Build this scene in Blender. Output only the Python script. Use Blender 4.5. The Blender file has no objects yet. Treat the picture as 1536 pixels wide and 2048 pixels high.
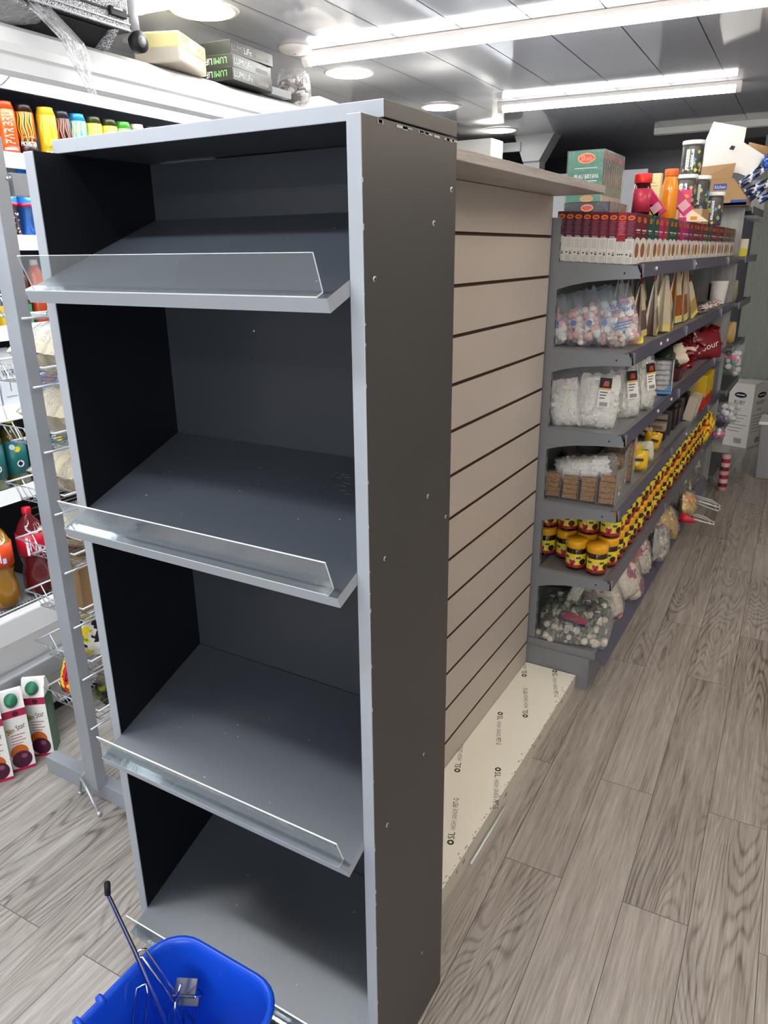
import bpy, math, random
from mathutils import Vector, Matrix, noise

C = bpy.context.scene.collection
PI = math.pi
# ------------------------------------------------------------------ camera
cam_d = bpy.data.cameras.new('camera')
cam_d.sensor_fit = 'HORIZONTAL'; cam_d.sensor_width = 36.0; cam_d.lens = 36.0 * 1480 / 1536
cam_d.clip_start = 0.02; cam_d.clip_end = 60
cam = bpy.data.objects.new('camera', cam_d); C.objects.link(cam)
_r = Vector((0.86371926, 0.50386347, -0.01051813)); _u = Vector((-0.15833033, 0.29110426, 0.94349871)); _f = Vector((-0.47845641, 0.81325267, -0.33120923))
cam.matrix_world = Matrix(((_r.x, _u.x, -_f.x, 0), (_r.y, _u.y, -_f.y, 0), (_r.z, _u.z, -_f.z, 1.6), (0, 0, 0, 1)))
bpy.context.scene.camera = cam
# ------------------------------------------------------------------ world, exposure, light levels
w = bpy.data.worlds.new('world'); bpy.context.scene.world = w; w.use_nodes = True
w.node_tree.nodes['Background'].inputs[0].default_value = (0.75, 0.85, 1.0, 1)
w.node_tree.nodes['Background'].inputs[1].default_value = 0.05
vs = bpy.context.scene.view_settings
vs.view_transform = 'Standard'; vs.look = 'None'; vs.gamma = 1.0; vs.use_curve_mapping = False
vs.exposure = 1.0
E_TUBE = 16.0      # ceiling battens
E_SPOT = 11.0      # round downlights
E_COOL = 6.5      # lamp under the chiller canopy
E_DAY = 2.2         # daylight through the glazed shop front behind the camera
E_WARM = 21.0      # battens over the right-hand aisle, outside the frame
ROT = math.atan2(0.0314, 0.9995)          # the room is turned a little against the shelving
_c, _s = math.cos(ROT), math.sin(ROT)
def P(x, y, z=0.0):                       # room coordinates -> world
    return Vector((x * _c - y * _s, x * _s + y * _c, z))

# ------------------------------------------------------------------ materials
def srgb(h):
    if isinstance(h, str):
        h = h.lstrip('#'); h = [int(h[i:i+2], 16) / 255 for i in (0, 2, 4)]
    return tuple((c / 12.92 if c <= 0.04045 else ((c + 0.055) / 1.055) ** 2.4) for c in h)
_mats = {}
def mat(name, col, rough=0.5, metal=0.0, spec=0.5, bump=0.0, bscale=60.0, var=0.0, vscale=8.0, stretch=(1, 1, 1), trans=0.0, alpha=1.0, coat=0.0, emit=None, es=0.0, ior=1.45):
    if name in _mats: return _mats[name]
    m = bpy.data.materials.new(name); m.use_nodes = True; _mats[name] = m
    nt = m.node_tree; b = nt.nodes['Principled BSDF']
    c = srgb(col) if isinstance(col, str) else col
    b.inputs['Base Color'].default_value = (*c, 1); b.inputs['Roughness'].default_value = rough
    b.inputs['Metallic'].default_value = metal; b.inputs['Specular IOR Level'].default_value = spec
    b.inputs['Transmission Weight'].default_value = trans; b.inputs['Alpha'].default_value = alpha
    b.inputs['Coat Weight'].default_value = coat; b.inputs['Coat Roughness'].default_value = 0.06
    b.inputs['IOR'].default_value = ior
    if emit:
        b.inputs['Emission Color'].default_value = (*(srgb(emit) if isinstance(emit, str) else emit), 1); b.inputs['Emission Strength'].default_value = es
    if bump or var:
        tc = nt.nodes.new('ShaderNodeTexCoord'); mp = nt.nodes.new('ShaderNodeMapping'); mp.inputs['Scale'].default_value = stretch
        nt.links.new(tc.outputs['Object'], mp.inputs[0])
    if var:
        n = nt.nodes.new('ShaderNodeTexNoise'); n.inputs['Scale'].default_value = vscale; n.inputs['Detail'].default_value = 6
        nt.links.new(mp.outputs[0], n.inputs['Vector'])
        mx = nt.nodes.new('ShaderNodeMix'); mx.data_type = 'RGBA'
        mx.inputs[6].default_value = (*[x * (1 - var) for x in c], 1); mx.inputs[7].default_value = (*[min(1, x * (1 + var)) for x in c], 1)
        nt.links.new(n.outputs['Fac'], mx.inputs[0]); nt.links.new(mx.outputs[2], b.inputs['Base Color'])
    if bump:
        n2 = nt.nodes.new('ShaderNodeTexNoise'); n2.inputs['Scale'].default_value = bscale; n2.inputs['Detail'].default_value = 4
        nt.links.new(mp.outputs[0], n2.inputs['Vector'])
        bp = nt.nodes.new('ShaderNodeBump'); bp.inputs['Strength'].default_value = bump; bp.inputs['Distance'].default_value = 0.01
        nt.links.new(n2.outputs['Fac'], bp.inputs['Height']); nt.links.new(bp.outputs[0], b.inputs['Normal'])
    return m
def film(name, tint=(1, 1, 1), gloss=0.22, rough=0.12, bump=0.6, bscale=45, white=0.06):
    """thin crumpled clear plastic: mostly see-through, with sharp highlights"""
    if name in _mats: return _mats[name]
    m = bpy.data.materials.new(name); m.use_nodes = True; _mats[name] = m
    nt = m.node_tree; nt.nodes.clear(); N = nt.nodes.new; L = nt.links.new
    out = N('ShaderNodeOutputMaterial'); tr = N('ShaderNodeBsdfTransparent'); gl = N('ShaderNodeBsdfGlossy'); df = N('ShaderNodeBsdfDiffuse')
    tr.inputs[0].default_value = (*tint, 1); gl.inputs['Roughness'].default_value = rough; df.inputs[0].default_value = (0.8, 0.8, 0.82, 1)
    lw = N('ShaderNodeLayerWeight'); lw.inputs[0].default_value = 0.5; fr = N('ShaderNodeMath'); fr.operation = 'POWER'; fr.inputs[1].default_value = 3.5; L(lw.outputs['Facing'], fr.inputs[0])
    tc = N('ShaderNodeTexCoord'); n = N('ShaderNodeTexNoise'); n.inputs['Scale'].default_value = bscale; n.inputs['Detail'].default_value = 3; n.inputs['Distortion'].default_value = 1.5
    L(tc.outputs['Object'], n.inputs['Vector'])
    bp = N('ShaderNodeBump'); bp.inputs['Strength'].default_value = bump; bp.inputs['Distance'].default_value = 0.02
    L(n.outputs['Fac'], bp.inputs['Height']); L(bp.outputs[0], gl.inputs['Normal']); L(bp.outputs[0], lw.inputs['Normal'])
    ad = N('ShaderNodeMath'); ad.operation = 'ADD'; ad.use_clamp = True; ad.inputs[1].default_value = gloss * 0.4; L(fr.outputs[0], ad.inputs[0])
    m1 = N('ShaderNodeMixShader'); L(ad.outputs[0], m1.inputs[0]); L(tr.outputs[0], m1.inputs[1]); L(gl.outputs[0], m1.inputs[2])
    m2 = N('ShaderNodeMixShader'); m2.inputs[0].default_value = white; L(m1.outputs[0], m2.inputs[1]); L(df.outputs[0], m2.inputs[2])
    L(m2.outputs[0], out.inputs[0]); return m
def glow(name, col, es): return mat(name, '#ffffff', 0.5, emit=col, es=es)
def paint(h, rough=0.4, **k): return mat('paint_' + h.lstrip('#') + ('_%d' % int(rough * 100)), h, rough, **k)

def wood_mat(name, base, lo, hi, scale, axis_stretch, rough=0.5, plank=None, rings=210):
    """grain = contour lines of a stretched noise; plank=(width, length) adds board joints and board to board change"""
    m = bpy.data.materials.new(name); m.use_nodes = True; _mats[name] = m
    nt = m.node_tree; b = nt.nodes['Principled BSDF']; N = nt.nodes.new; L = nt.links.new
    tc = N('ShaderNodeTexCoord'); mp = N('ShaderNodeMapping'); L(tc.outputs['Object'], mp.inputs[0]); vec = mp.outputs[0]
    brick = None
    if plank:
        mp.inputs['Rotation'].default_value = (0, 0, PI / 2)
        mp.inputs['Location'].default_value = (0.37, 0.015, 0)
        brick = N('ShaderNodeTexBrick'); L(vec, brick.inputs['Vector'])
        brick.inputs['Scale'].default_value = 1.0; brick.inputs['Brick Width'].default_value = plank[1]; brick.inputs['Row Height'].default_value = plank[0]
        brick.inputs['Mortar Size'].default_value = 0.0011; brick.inputs['Mortar Smooth'].default_value = 0.3; brick.inputs['Bias'].default_value = 0
        brick.inputs['Color1'].default_value = (0, 0, 0, 1); brick.inputs['Color2'].default_value = (1, 1, 1, 1); brick.inputs['Mortar'].default_value = (0.5, 0.5, 0.5, 1)
        brick.offset = 0.37
        sc = N('ShaderNodeVectorMath'); sc.operation = 'SCALE'; L(brick.outputs['Color'], sc.inputs[0]); sc.inputs['Scale'].default_value = 37.0
        ad = N('ShaderNodeVectorMath'); ad.operation = 'ADD'; L(vec, ad.inputs[0]); L(sc.outputs[0], ad.inputs[1]); vec = ad.outputs[0]
    st = N('ShaderNodeVectorMath'); st.operation = 'MULTIPLY'; L(vec, st.inputs[0]); st.inputs[1].default_value = axis_stretch
    n1 = N('ShaderNodeTexNoise'); n1.inputs['Scale'].default_value = scale; n1.inputs['Detail'].default_value = 1.5; n1.inputs['Roughness'].default_value = 0.45; n1.inputs['Distortion'].default_value = 0.25; L(st.outputs[0], n1.inputs['Vector'])
    mu = N('ShaderNodeMath'); mu.operation = 'MULTIPLY'; mu.inputs[1].default_value = rings; L(n1.outputs['Fac'], mu.inputs[0])
    si = N('ShaderNodeMath'); si.operation = 'SINE'; L(mu.outputs[0], si.inputs[0])
    pw = N('ShaderNodeMath'); pw.operation = 'MULTIPLY_ADD'; L(si.outputs[0], pw.inputs[0]); pw.inputs[1].default_value = 0.5; pw.inputs[2].default_value = 0.5
    p2 = N('ShaderNodeMath'); p2.operation = 'POWER'; L(pw.outputs[0], p2.inputs[0]); p2.inputs[1].default_value = 3.0     # thin dark ring lines
    n2 = N('ShaderNodeTexNoise'); n2.inputs['Scale'].default_value = scale * 0.9; n2.inputs['Detail'].default_value = 2; L(st.outputs[0], n2.inputs['Vector'])
    def streak(kx, ky, det):
        q = N('ShaderNodeVectorMath'); q.operation = 'MULTIPLY'; L(vec, q.inputs[0]); q.inputs[1].default_value = [(ky if a_ < 1.0 + 1e-6 else kx) for a_ in axis_stretch]
        t_ = N('ShaderNodeTexNoise'); t_.inputs['Scale'].default_value = 1.0; t_.inputs['Detail'].default_value = det; t_.inputs['Roughness'].default_value = 0.65; L(q.outputs[0], t_.inputs['Vector']); return t_.outputs['Fac']
    n3 = streak(55, 2.2, 4); n4 = streak(260, 9, 3)
    mask = N('ShaderNodeMapRange'); mask.inputs[1].default_value = 0.44; mask.inputs[2].default_value = 0.60; L(n2.outputs['Fac'], mask.inputs[0]); mask.inputs[3].default_value = 0.02; mask.inputs[4].default_value = 0.25
    a = N('ShaderNodeMath'); a.operation = 'MULTIPLY'; L(p2.outputs[0], a.inputs[0]); L(mask.outputs[0], a.inputs[1])
    c0 = N('ShaderNodeMath'); c0.operation = 'SUBTRACT'; c0.inputs[0].default_value = 0.575 - 0.45 - 0.40 + 0.12; L(a.outputs[0], c0.inputs[1])
    c1 = N('ShaderNodeMath'); c1.operation = 'MULTIPLY_ADD'; L(n3, c1.inputs[0]); c1.inputs[1].default_value = 0.9; L(c0.outputs[0], c1.inputs[2])
    c2 = N('ShaderNodeMath'); c2.operation = 'MULTIPLY_ADD'; L(n4, c2.inputs[0]); c2.inputs[1].default_value = 0.8; L(c1.outputs[0], c2.inputs[2])
    c3 = N('ShaderNodeMath'); c3.operation = 'MULTIPLY_ADD'; L(n2.outputs['Fac'], c3.inputs[0]); c3.inputs[1].default_value = -0.25; L(c2.outputs[0], c3.inputs[2]); fac = c3.outputs[0]
    if brick:
        sp = N('ShaderNodeSeparateColor'); L(brick.outputs['Color'], sp.inputs[0])
        b5 = N('ShaderNodeMath'); b5.operation = 'MULTIPLY_ADD'; L(sp.outputs[0], b5.inputs[0]); b5.inputs[1].default_value = 0.16; L(fac, b5.inputs[2]); fac = b5.outputs[0]
    cr = N('ShaderNodeValToRGB'); L(fac, cr.inputs[0]); e = cr.color_ramp.elements
    e[0].position = 0.2; e[0].color = (*srgb(lo), 1); e[1].position = 0.95; e[1].color = (*srgb(hi), 1)
    mid = e.new(0.52); mid.color = (*srgb(base), 1)
    col = cr.outputs[0]
    if brick:
        mx = N('ShaderNodeMix'); mx.data_type = 'RGBA'; L(brick.outputs['Fac'], mx.inputs[0]); L(col, mx.inputs[6]); mx.inputs[7].default_value = (*srgb('#4a4440'), 1); col = mx.outputs[2]
    L(col, b.inputs['Base Color']); b.inputs['Roughness'].default_value = rough
    bp = N('ShaderNodeBump'); bp.inputs['Strength'].default_value = 0.12; bp.inputs['Distance'].default_value = 0.003; L(fac, bp.inputs['Height']); L(bp.outputs[0], b.inputs['Normal'])
    return m

M_FLOOR = wood_mat('grey_oak_vinyl', '#938b83', '#5c534c', '#bab3ab', 1.0, (0.85, 6.5, 1), 0.42, plank=(0.16, 1.22))
M_GREYWOOD = wood_mat('grey_wood_laminate', '#a8a29c', '#8b857f', '#c0bbb5', 2.0, (10, 1.0, 10), 0.45)
M_PANELWOOD = wood_mat('grey_wood_upright', '#8f8e8b', '#74736f', '#a3a29f', 2.0, (12, 12, 1.0), 0.5)
M_SLAT = mat('slat_board_greige', '#b8aea4', 0.36, var=0.05, vscale=3, bump=0.03, bscale=30)
M_GROOVE = mat('groove_raw_board', '#4d3526', 0.8)
M_DARK = mat('charcoal_laminate', (0.034, 0.036, 0.042), 0.34, spec=0.55, bump=0.02, bscale=400, var=0.12, vscale=6)
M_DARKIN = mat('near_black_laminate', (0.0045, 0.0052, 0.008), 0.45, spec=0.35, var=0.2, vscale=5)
M_SHELF = mat('blue_grey_shelf_laminate', (0.042, 0.048, 0.060), 0.36, spec=1.0, var=0.1, vscale=7)
M_BACKP = mat('dark_grey_back_laminate', (0.026, 0.029, 0.036), 0.36, spec=0.5, var=0.15, vscale=3)
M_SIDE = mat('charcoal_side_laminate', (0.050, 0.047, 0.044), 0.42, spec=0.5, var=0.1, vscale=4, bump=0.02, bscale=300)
M_EDGE = mat('silver_edge_band', '#9fa3a8', 0.42, metal=0.15, var=0.03, vscale=9)
M_SCUFF = mat('pale_scuff', '#b5b3ae', 0.7)
M_STEEL = mat('screw_steel', '#c9c7c0', 0.3, metal=0.9)
M_BLACK = mat('matt_black', '#0b0b0d', 0.6)
M_WHITE = mat('gloss_white', '#eeeeec', 0.3)
M_PAPER = mat('white_paper', '#e6e5e0', 0.7)
M_INK = mat('printed_ink', '#2a2826', 0.6)
M_INK2 = mat('printed_grey_ink', '#8a8780', 0.6)
M_CREAM = mat('cream_board', '#f8f6e8', 0.35, var=0.02, vscale=4)
M_CREAMSIDE = mat('cream_board_edge', '#c9c2b2', 0.45, var=0.06, vscale=6)
M_CHIP = mat('chipped_board_rust', '#8c7c55', 0.8)
M_GMET = mat('grey_powder_steel', '#85888c', 0.42, metal=0.25, bump=0.03, bscale=500, var=0.05, vscale=5)
M_GMETD = mat('grey_back_steel', '#5c5f62', 0.5, metal=0.2)
M_RAIL = mat('slate_price_rail', '#595867', 0.28, var=0.12, vscale=5, coat=0.3)
M_RAIL2 = mat('grey_riser_plastic', '#7d7d80', 0.3, coat=0.3)
M_CHROME = mat('chrome_wire', '#d8dadd', 0.14, metal=1.0)
M_WIRE = mat('white_zinc_wire', '#c5c8cc', 0.28, metal=0.6)
M_POST = mat('silver_post_paint', '#a0a4aa', 0.38, metal=0.35, var=0.05, vscale=10)
M_CHILL = mat('chiller_white_enamel', '#d5d5d5', 0.28, bump=0.01, bscale=5)
M_CHILLG = mat('chiller_grey_enamel', '#9a9b9d', 0.35)
M_LINER = mat('chiller_dark_liner', (0.012, 0.014, 0.025), 0.3)
M_CARD = mat('brown_cardboard', '#b08d63', 0.8, var=0.06, vscale=20)
M_BLUEP = mat('blue_bin_plastic', (0.008, 0.075, 0.60), 0.26, bump=0.02, bscale=90, coat=0.15)
M_FILM = film('clear_film', white=0.09); M_FILM2 = film('hazy_film', white=0.14); M_FILM4 = film('milky_crumpled_film', white=0.22, gloss=.5, bump=1.0, bscale=22); M_FILM3 = film('shrink_film', gloss=0.12, rough=0.05, bump=0.35, bscale=60, white=0.03)
M_ACRYL = film('scuffed_acrylic', tint=(0.93, 0.97, 0.98), gloss=0.18, rough=0.07, bump=0.04, bscale=12, white=0.05)
M_ACEDGE = mat('polished_acrylic_edge', '#dfe8e8', 0.15, emit=None, spec=0.9)
M_TUBE = glow('batten_diffuser_light', (1.0, 0.985, 0.96), E_TUBE)
M_SPOT = glow('downlight_diffuser_light', (1.0, 0.97, 0.90), E_SPOT)
M_COOL = glow('canopy_lamp_light', (0.86, 0.93, 1.0), E_COOL)
M_WARM = glow('warm_batten_light', (1.0, 0.87, 0.73), E_WARM)
M_LAMPW = mat('lamp_body_white', '#dcd6d0', 0.35)

# ------------------------------------------------------------------ mesh builder
class MB:
    def __init__(self): self.v = []; self.f = []; self.m = []; self.s = []; self.mats = []
    def mi(self, m):
        if m not in self.mats: self.mats.append(m)
        return self.mats.index(m)
    def add(self, vs, fs, m, smooth=False, M=None):
        o = len(self.v)
        if M is not None: vs = [M @ Vector(p) for p in vs]
        self.v += [tuple(p) for p in vs]
        i = self.mi(m) if not isinstance(m, list) else None
        for k, f in enumerate(fs):
            self.f.append([a + o for a in f]); self.m.append(i if i is not None else self.mi(m[k])); self.s.append(smooth)
        return self
    def box(self, a, b, m, M=None, **faces):
        x0, y0, z0 = a; x1, y1, z1 = b
        vs = [(x0, y0, z0), (x1, y0, z0), (x1, y1, z0), (x0, y1, z0), (x0, y0, z1), (x1, y0, z1), (x1, y1, z1), (x0, y1, z1)]
        fs = [(0, 3, 2, 1), (4, 5, 6, 7), (0, 1, 5, 4), (1, 2, 6, 5), (2, 3, 7, 6), (3, 0, 4, 7)]
        ms = [faces.get(k, m) for k in ('bottom', 'top', 'front', 'right', 'back', 'left')]
        return self.add(vs, fs, ms, False, M)
    def quad(self, a, b, c, d, m, M=None): return self.add([a, b, c, d], [(0, 1, 2, 3)], m, False, M)
    def rect(self, o, r, u, x0, y0, x1, y1, m, M=None):   # patch on a face: origin o, unit right r, unit up u
        o, r, u = Vector(o), Vector(r), Vector(u)
        return self.quad(o + r * x0 + u * y0, o + r * x1 + u * y0, o + r * x1 + u * y1, o + r * x0 + u * y1, m, M)
    def oval(self, o, r, u, cx, cy, rx, ry, m, M=None, n=20):
        o, r, u = Vector(o), Vector(r), Vector(u)
        vs = [o + r * (cx + rx * math.cos(2 * PI * k / n)) + u * (cy + ry * math.sin(2 * PI * k / n)) for k in range(n)]
        return self.add(vs, [tuple(range(n))], m, False, M)
    def prism(self, poly, axis, a, b, m, ms=None, caps=None, M=None):
        """poly in the two other axes (x,z for axis y; y,z for axis x; x,y for axis z)"""
        n = len(poly); vs = []
        for t in (a, b):
            for p, q in poly:
                vs.append({'y': (p, t, q), 'x': (t, p, q), 'z': (p, q, t)}[axis])
        area = sum(poly[i][0] * poly[(i + 1) % n][1] - poly[(i + 1) % n][0] * poly[i][1] for i in range(n))
        flip = (area > 0) != (axis in ('x', 'z'))
        fs = [tuple(range(n))[::-1] if not flip else tuple(range(n)), tuple(range(n, 2 * n)) if not flip else tuple(range(n, 2 * n))[::-1]]
        for i in range(n):
            j = (i + 1) % n
            fs.append((i, j, j + n, i + n) if not flip else (j, i, i + n, j + n))
        mm = [caps or m] * 2 + [(ms[i] if ms else m) for i in range(n)]
        return self.add(vs, fs, mm, False, M)
    def tube(self, pts, r, m, seg=8, closed=False, caps=True, M=None):
        pts = [Vector(p) for p in pts]; n = len(pts); rings = []; prev = None
        rr = r if isinstance(r, (list, tuple)) else [r] * n
        for i, p in enumerate(pts):
            if closed: t = pts[(i + 1) % n] - pts[i - 1]
            else: t = pts[min(i + 1, n - 1)] - pts[max(i - 1, 0)]
            t.normalize()
            if prev is None:
                a = Vector((0, 0, 1)) if abs(t.z) < 0.9 else Vector((1, 0, 0)); x = t.cross(a).normalized()
            else: x = (prev - t * prev.dot(t)).normalized()
            prev = x; y = t.cross(x)
            rings.append([p + (x * math.cos(2 * PI * k / seg) + y * math.sin(2 * PI * k / seg)) * rr[i] for k in range(seg)])
        vs = [q for g in rings for q in g]; fs = []
        for i in range(n if closed else n - 1):
            j = (i + 1) % n
            for k in range(seg):
                l = (k + 1) % seg; fs.append((i * seg + k, i * seg + l, j * seg + l, j * seg + k))
        if not closed and caps: fs += [tuple(range(seg))[::-1], tuple((n - 1) * seg + k for k in range(seg))]
        return self.add(vs, fs, m, True, M)
    def lathe(self, prof, m, seg=24, c=(0, 0, 0), M=None, smooth=True):
        vs = []; fs = []; mm = []
        for r, z in prof:
            for k in range(seg): vs.append((c[0] + r * math.cos(2 * PI * k / seg), c[1] + r * math.sin(2 * PI * k / seg), c[2] + z))
        for i in range(len(prof) - 1):
            for k in range(seg):
                l = (k + 1) % seg; fs.append((i * seg + k, i * seg + l, (i + 1) * seg + l, (i + 1) * seg + k)); mm.append(m[i] if isinstance(m, list) else m)
        n = len(prof) - 1
        fs.append(tuple(range(seg))[::-1]); mm.append(m[0] if isinstance(m, list) else m)
        fs.append(tuple(n * seg + k for k in range(seg))); mm.append(m[-1] if isinstance(m, list) else m)
        return self.add(vs, fs, mm, smooth, M)
    def surf(self, fn, nu, nv, m, smooth=True, M=None, wrap=False):
        """fn(u,v) with u,v in 0..1; m may be a function of (u,v)"""
        vs = [fn(i / nu, j / nv) for j in range(nv + 1) for i in range(nu + 1)]; fs = []; mm = []
        for j in range(nv):
            for i in range(nu):
                a = j * (nu + 1) + i; fs.append((a, a + 1, a + nu + 2, a + nu + 1)); mm.append(m((i + .5) / nu, (j + .5) / nv) if callable(m) else m)
        return self.add(vs, fs, mm, smooth, M)
    def text(self, s, o, r, u, h, m, align='c', width=None, M=None):
        vs, fs, wd = font_mesh(s); k = h; kx = h if width is None else width / max(wd, 1e-6)
        o, r, u = Vector(o), Vector(r).normalized(), Vector(u).normalized(); W = wd * kx
        dx = {'c': -W / 2, 'l': 0, 'r': -W}[align]
        return self.add([o + r * (x * kx + dx) + u * (y * k) for x, y in vs], fs, m, False, M)
    def build(self, name, parent=None, loc=(0, 0, 0), rot=(0, 0, 0), off=(0, 0, 0), bevel=0, solid=0, sub=0):
        me = bpy.data.meshes.new(name)
        ox, oy, oz = off
        me.from_pydata([(x - ox, y - oy, z - oz) for x, y, z in self.v], [], self.f)
        for m in self.mats: me.materials.append(m)
        me.polygons.foreach_set('material_index', self.m); me.polygons.foreach_set('use_smooth', self.s); me.update()
        o = bpy.data.objects.new(name, me); C.objects.link(o); o.location = loc; o.rotation_euler = rot
        if parent: o.parent = parent
        if sub: md = o.modifiers.new('sub', 'SUBSURF'); md.levels = sub; md.render_levels = sub
        if solid: md = o.modifiers.new('solid', 'SOLIDIFY'); md.thickness = solid; md.offset = 0
        if bevel: md = o.modifiers.new('bevel', 'BEVEL'); md.width = bevel; md.segments = 2; md.limit_method = 'ANGLE'; md.angle_limit = math.radians(40)
        return o
_fonts = {}
def font_mesh(s):
    if s in _fonts: return _fonts[s]
    cu = bpy.data.curves.new('t', 'FONT'); cu.body = s; cu.size = 1.0; cu.resolution_u = 2
    ob = bpy.data.objects.new('t', cu); C.objects.link(ob); bpy.context.view_layer.update()
    me = ob.evaluated_get(bpy.context.evaluated_depsgraph_get()).to_mesh()
    vs = [(v.co.x, v.co.y) for v in me.vertices]; fs = [tuple(p.vertices) for p in me.polygons]
    x0 = min(v[0] for v in vs); x1 = max(v[0] for v in vs); y0 = min(v[1] for v in vs); y1 = max(v[1] for v in vs)
    k = 1 / (y1 - y0); vs = [((x - x0) * k, (y - y0) * k) for x, y in vs]
    _fonts[s] = (vs, fs, (x1 - x0) * k)
    bpy.data.objects.remove(ob); bpy.data.curves.remove(cu)
    return _fonts[s]
def tag(o, label, cat, group=None, kind=None):
    o['label'] = label; o['category'] = cat
    if group: o['group'] = group
    if kind: o['kind'] = kind
    return o
def thing(name, label, cat, loc=(0, 0, 0), rot=0.0, group=None):
    o = bpy.data.objects.new(name, None); C.objects.link(o); o.location = loc
    o.rotation_euler = rot if isinstance(rot, (tuple, list)) else (0, 0, rot); o.empty_display_size = 0.05
    return tag(o, label, cat, group)
def copy_tree(o, parent=None):
    c = o.copy(); C.objects.link(c); c.parent = parent
    for ch in list(o.children): copy_tree(ch, c)
    return c
def dup(o, loc, rot, label, group=None):
    c = copy_tree(o); c.location = loc; c.rotation_euler = rot if isinstance(rot, (tuple, list)) else (0, 0, rot); c['label'] = label
    if group: c['group'] = group
    return c
def struct(o, label=None):
    o['kind'] = 'structure'
    if label: o['label'] = label
    return o
ORD = ['first', 'second', 'third', 'fourth', 'fifth', 'sixth', 'seventh', 'eighth', 'ninth', 'tenth', 'eleventh', 'twelfth', 'thirteenth', 'fourteenth', 'fifteenth', 'sixteenth', 'seventeenth', 'eighteenth', 'nineteenth', 'twentieth'] + ['twenty-' + x for x in ('first', 'second', 'third', 'fourth', 'fifth', 'sixth', 'seventh', 'eighth', 'ninth')] + ['thirtieth', 'thirty-first', 'thirty-second', 'thirty-third', 'thirty-fourth']
def nz(x, y, z, s=1.0): return noise.noise(Vector((x * s, y * s, z * s)))
def pillow(mb, w, h, t, m, seed=0, cr=0.004, nu=16, nv=20, power=2.5, base=0.5, M=None, ends=0.12):
    """soft bag: width x, height z (from 0), thickness y; flat sealed ends; cr = crumple"""
    for side in (-1, 1):
        def fn(u, v, side=side):
            a = 2 * u - 1; b = 2 * v - 1
            th = (max(0, 1 - abs(a) ** power)) ** 0.6 * (max(0, 1 - abs(b) ** power)) ** 0.6 * t / 2
            th *= 1.0 + 0.35 * (base - v) * 2
            ww = w / 2 * (1 - ends * abs(b) ** 3 + 0.05 * nz(seed, v * 4, side))
            n = nz(a * 3 + seed * 7.1, b * 4 + side * 3, seed, 1.7) + 0.5 * nz(a * 8 + seed, b * 9, side * 2 + seed)
            edge = (1 - abs(a) ** 6)
            return (a * ww, side * (th + cr * n * edge), v * h + cr * nz(a * 3, seed, b * 2) * 2)
        mb.surf(fn, nu, nv, m, True, M)
    return mb
def lumps(mb, w, h, t, ms, n, r, seed=0, M=None, sh='ico', power=2.2):
    """contents of a clear bag: many small rounded pieces filling a pillow shape"""
    rnd = random.Random(seed); k = 0; tries = 0
    while k < n and tries < n * 12:
        tries += 1
        a, b, c = rnd.uniform(-1, 1), rnd.uniform(-1, 1), rnd.uniform(-1, 1)
        lim = max(0, 1 - abs(a) ** power) ** 0.6 * max(0, 1 - abs(b) ** power) ** 0.6
        if abs(c) > lim: continue
        c = math.copysign(lim * (0.55 + 0.45 * abs(c) / max(lim, 1e-6)), c)
        p = Vector((a * w / 2 * 0.93, c * (t / 2 - r * 0.6), (b * 0.93 + 1) / 2 * h))
        R = Matrix.Rotation(rnd.uniform(0, 6.3), 4, 'X') @ Matrix.Rotation(rnd.uniform(0, 6.3), 4, 'Z'); s = r * rnd.uniform(0.75, 1.2)
        T = (M if M is not None else Matrix()) @ Matrix.Translation(p) @ R
        m = rnd.choice(ms)
        if sh == 'cube': mb.box((-s, -s * .7, -s * .6), (s, s * .7, s * .6), m, M=T)
        elif sh == 'cyl': mb.lathe([(s * .6, -s), (s * .95, -s * .8), (s * .95, s * .8), (s * .6, s)], m, 8, M=T)
        else: mb.lathe([(s * .45, -s * .8), (s * .95, -s * .3), (s * .95, s * .3), (s * .45, s * .8)], m, 7, M=T)
        k += 1
    return mb

# ================================================================== the room
mb = MB(); mb.quad((-3.1, -3, 0), (1.6, -3, 0), (1.6, 8.3, 0), (-3.1, 8.3, 0), M_FLOOR); fl = mb.build('floor', rot=(0, 0, ROT)); struct(fl)
M_CEIL = mat('gloss_ceiling_panel', '#b9bac0', 0.07, spec=0.6, bump=0.012, bscale=2.2, coat=0.0)
M_SEAM = mat('ceiling_joint', '#4a4b50', 0.5)
mb = MB(); k = -3.249
x = -3.249
while x < 1.6:
    a, b = x + 0.0025, x + 0.2975
    mb.quad((a, -3, 2.5), (a, 8.3, 2.5), (b, 8.3, 2.5), (b, -3, 2.5), M_CEIL)
    mb.quad((b, -3, 2.503), (b, 8.3, 2.503), (b + 0.005, 8.3, 2.503), (b + 0.005, -3, 2.503), M_SEAM)
    x += 0.3
mb.box((-3.3, -3.05, 2.504), (1.7, 8.35, 2.54), M_SEAM)
struct(mb.build('ceiling', rot=(0, 0, ROT)))
M_WALLL = mat('wall_pale_grey', '#b3b3b3', 0.6, var=0.03)
M_WALLB = mat('wall_back_grey', '#6d7076', 0.45, var=0.05)
M_NAVY = mat('navy_wall_panel', '#1d2130', 0.3, var=0.1)
mb = MB(); mb.box((-3.2, -3, 0), (-3.1, 8.3, 2.5), M_WALLL); struct(mb.build('wall_left', rot=(0, 0, ROT)))
mb = MB(); mb.box((1.6, -3, 0), (1.7, 8.3, 2.5), M_WALLL); struct(mb.build('wall_right', rot=(0, 0, ROT)))
mb = MB()
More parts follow.
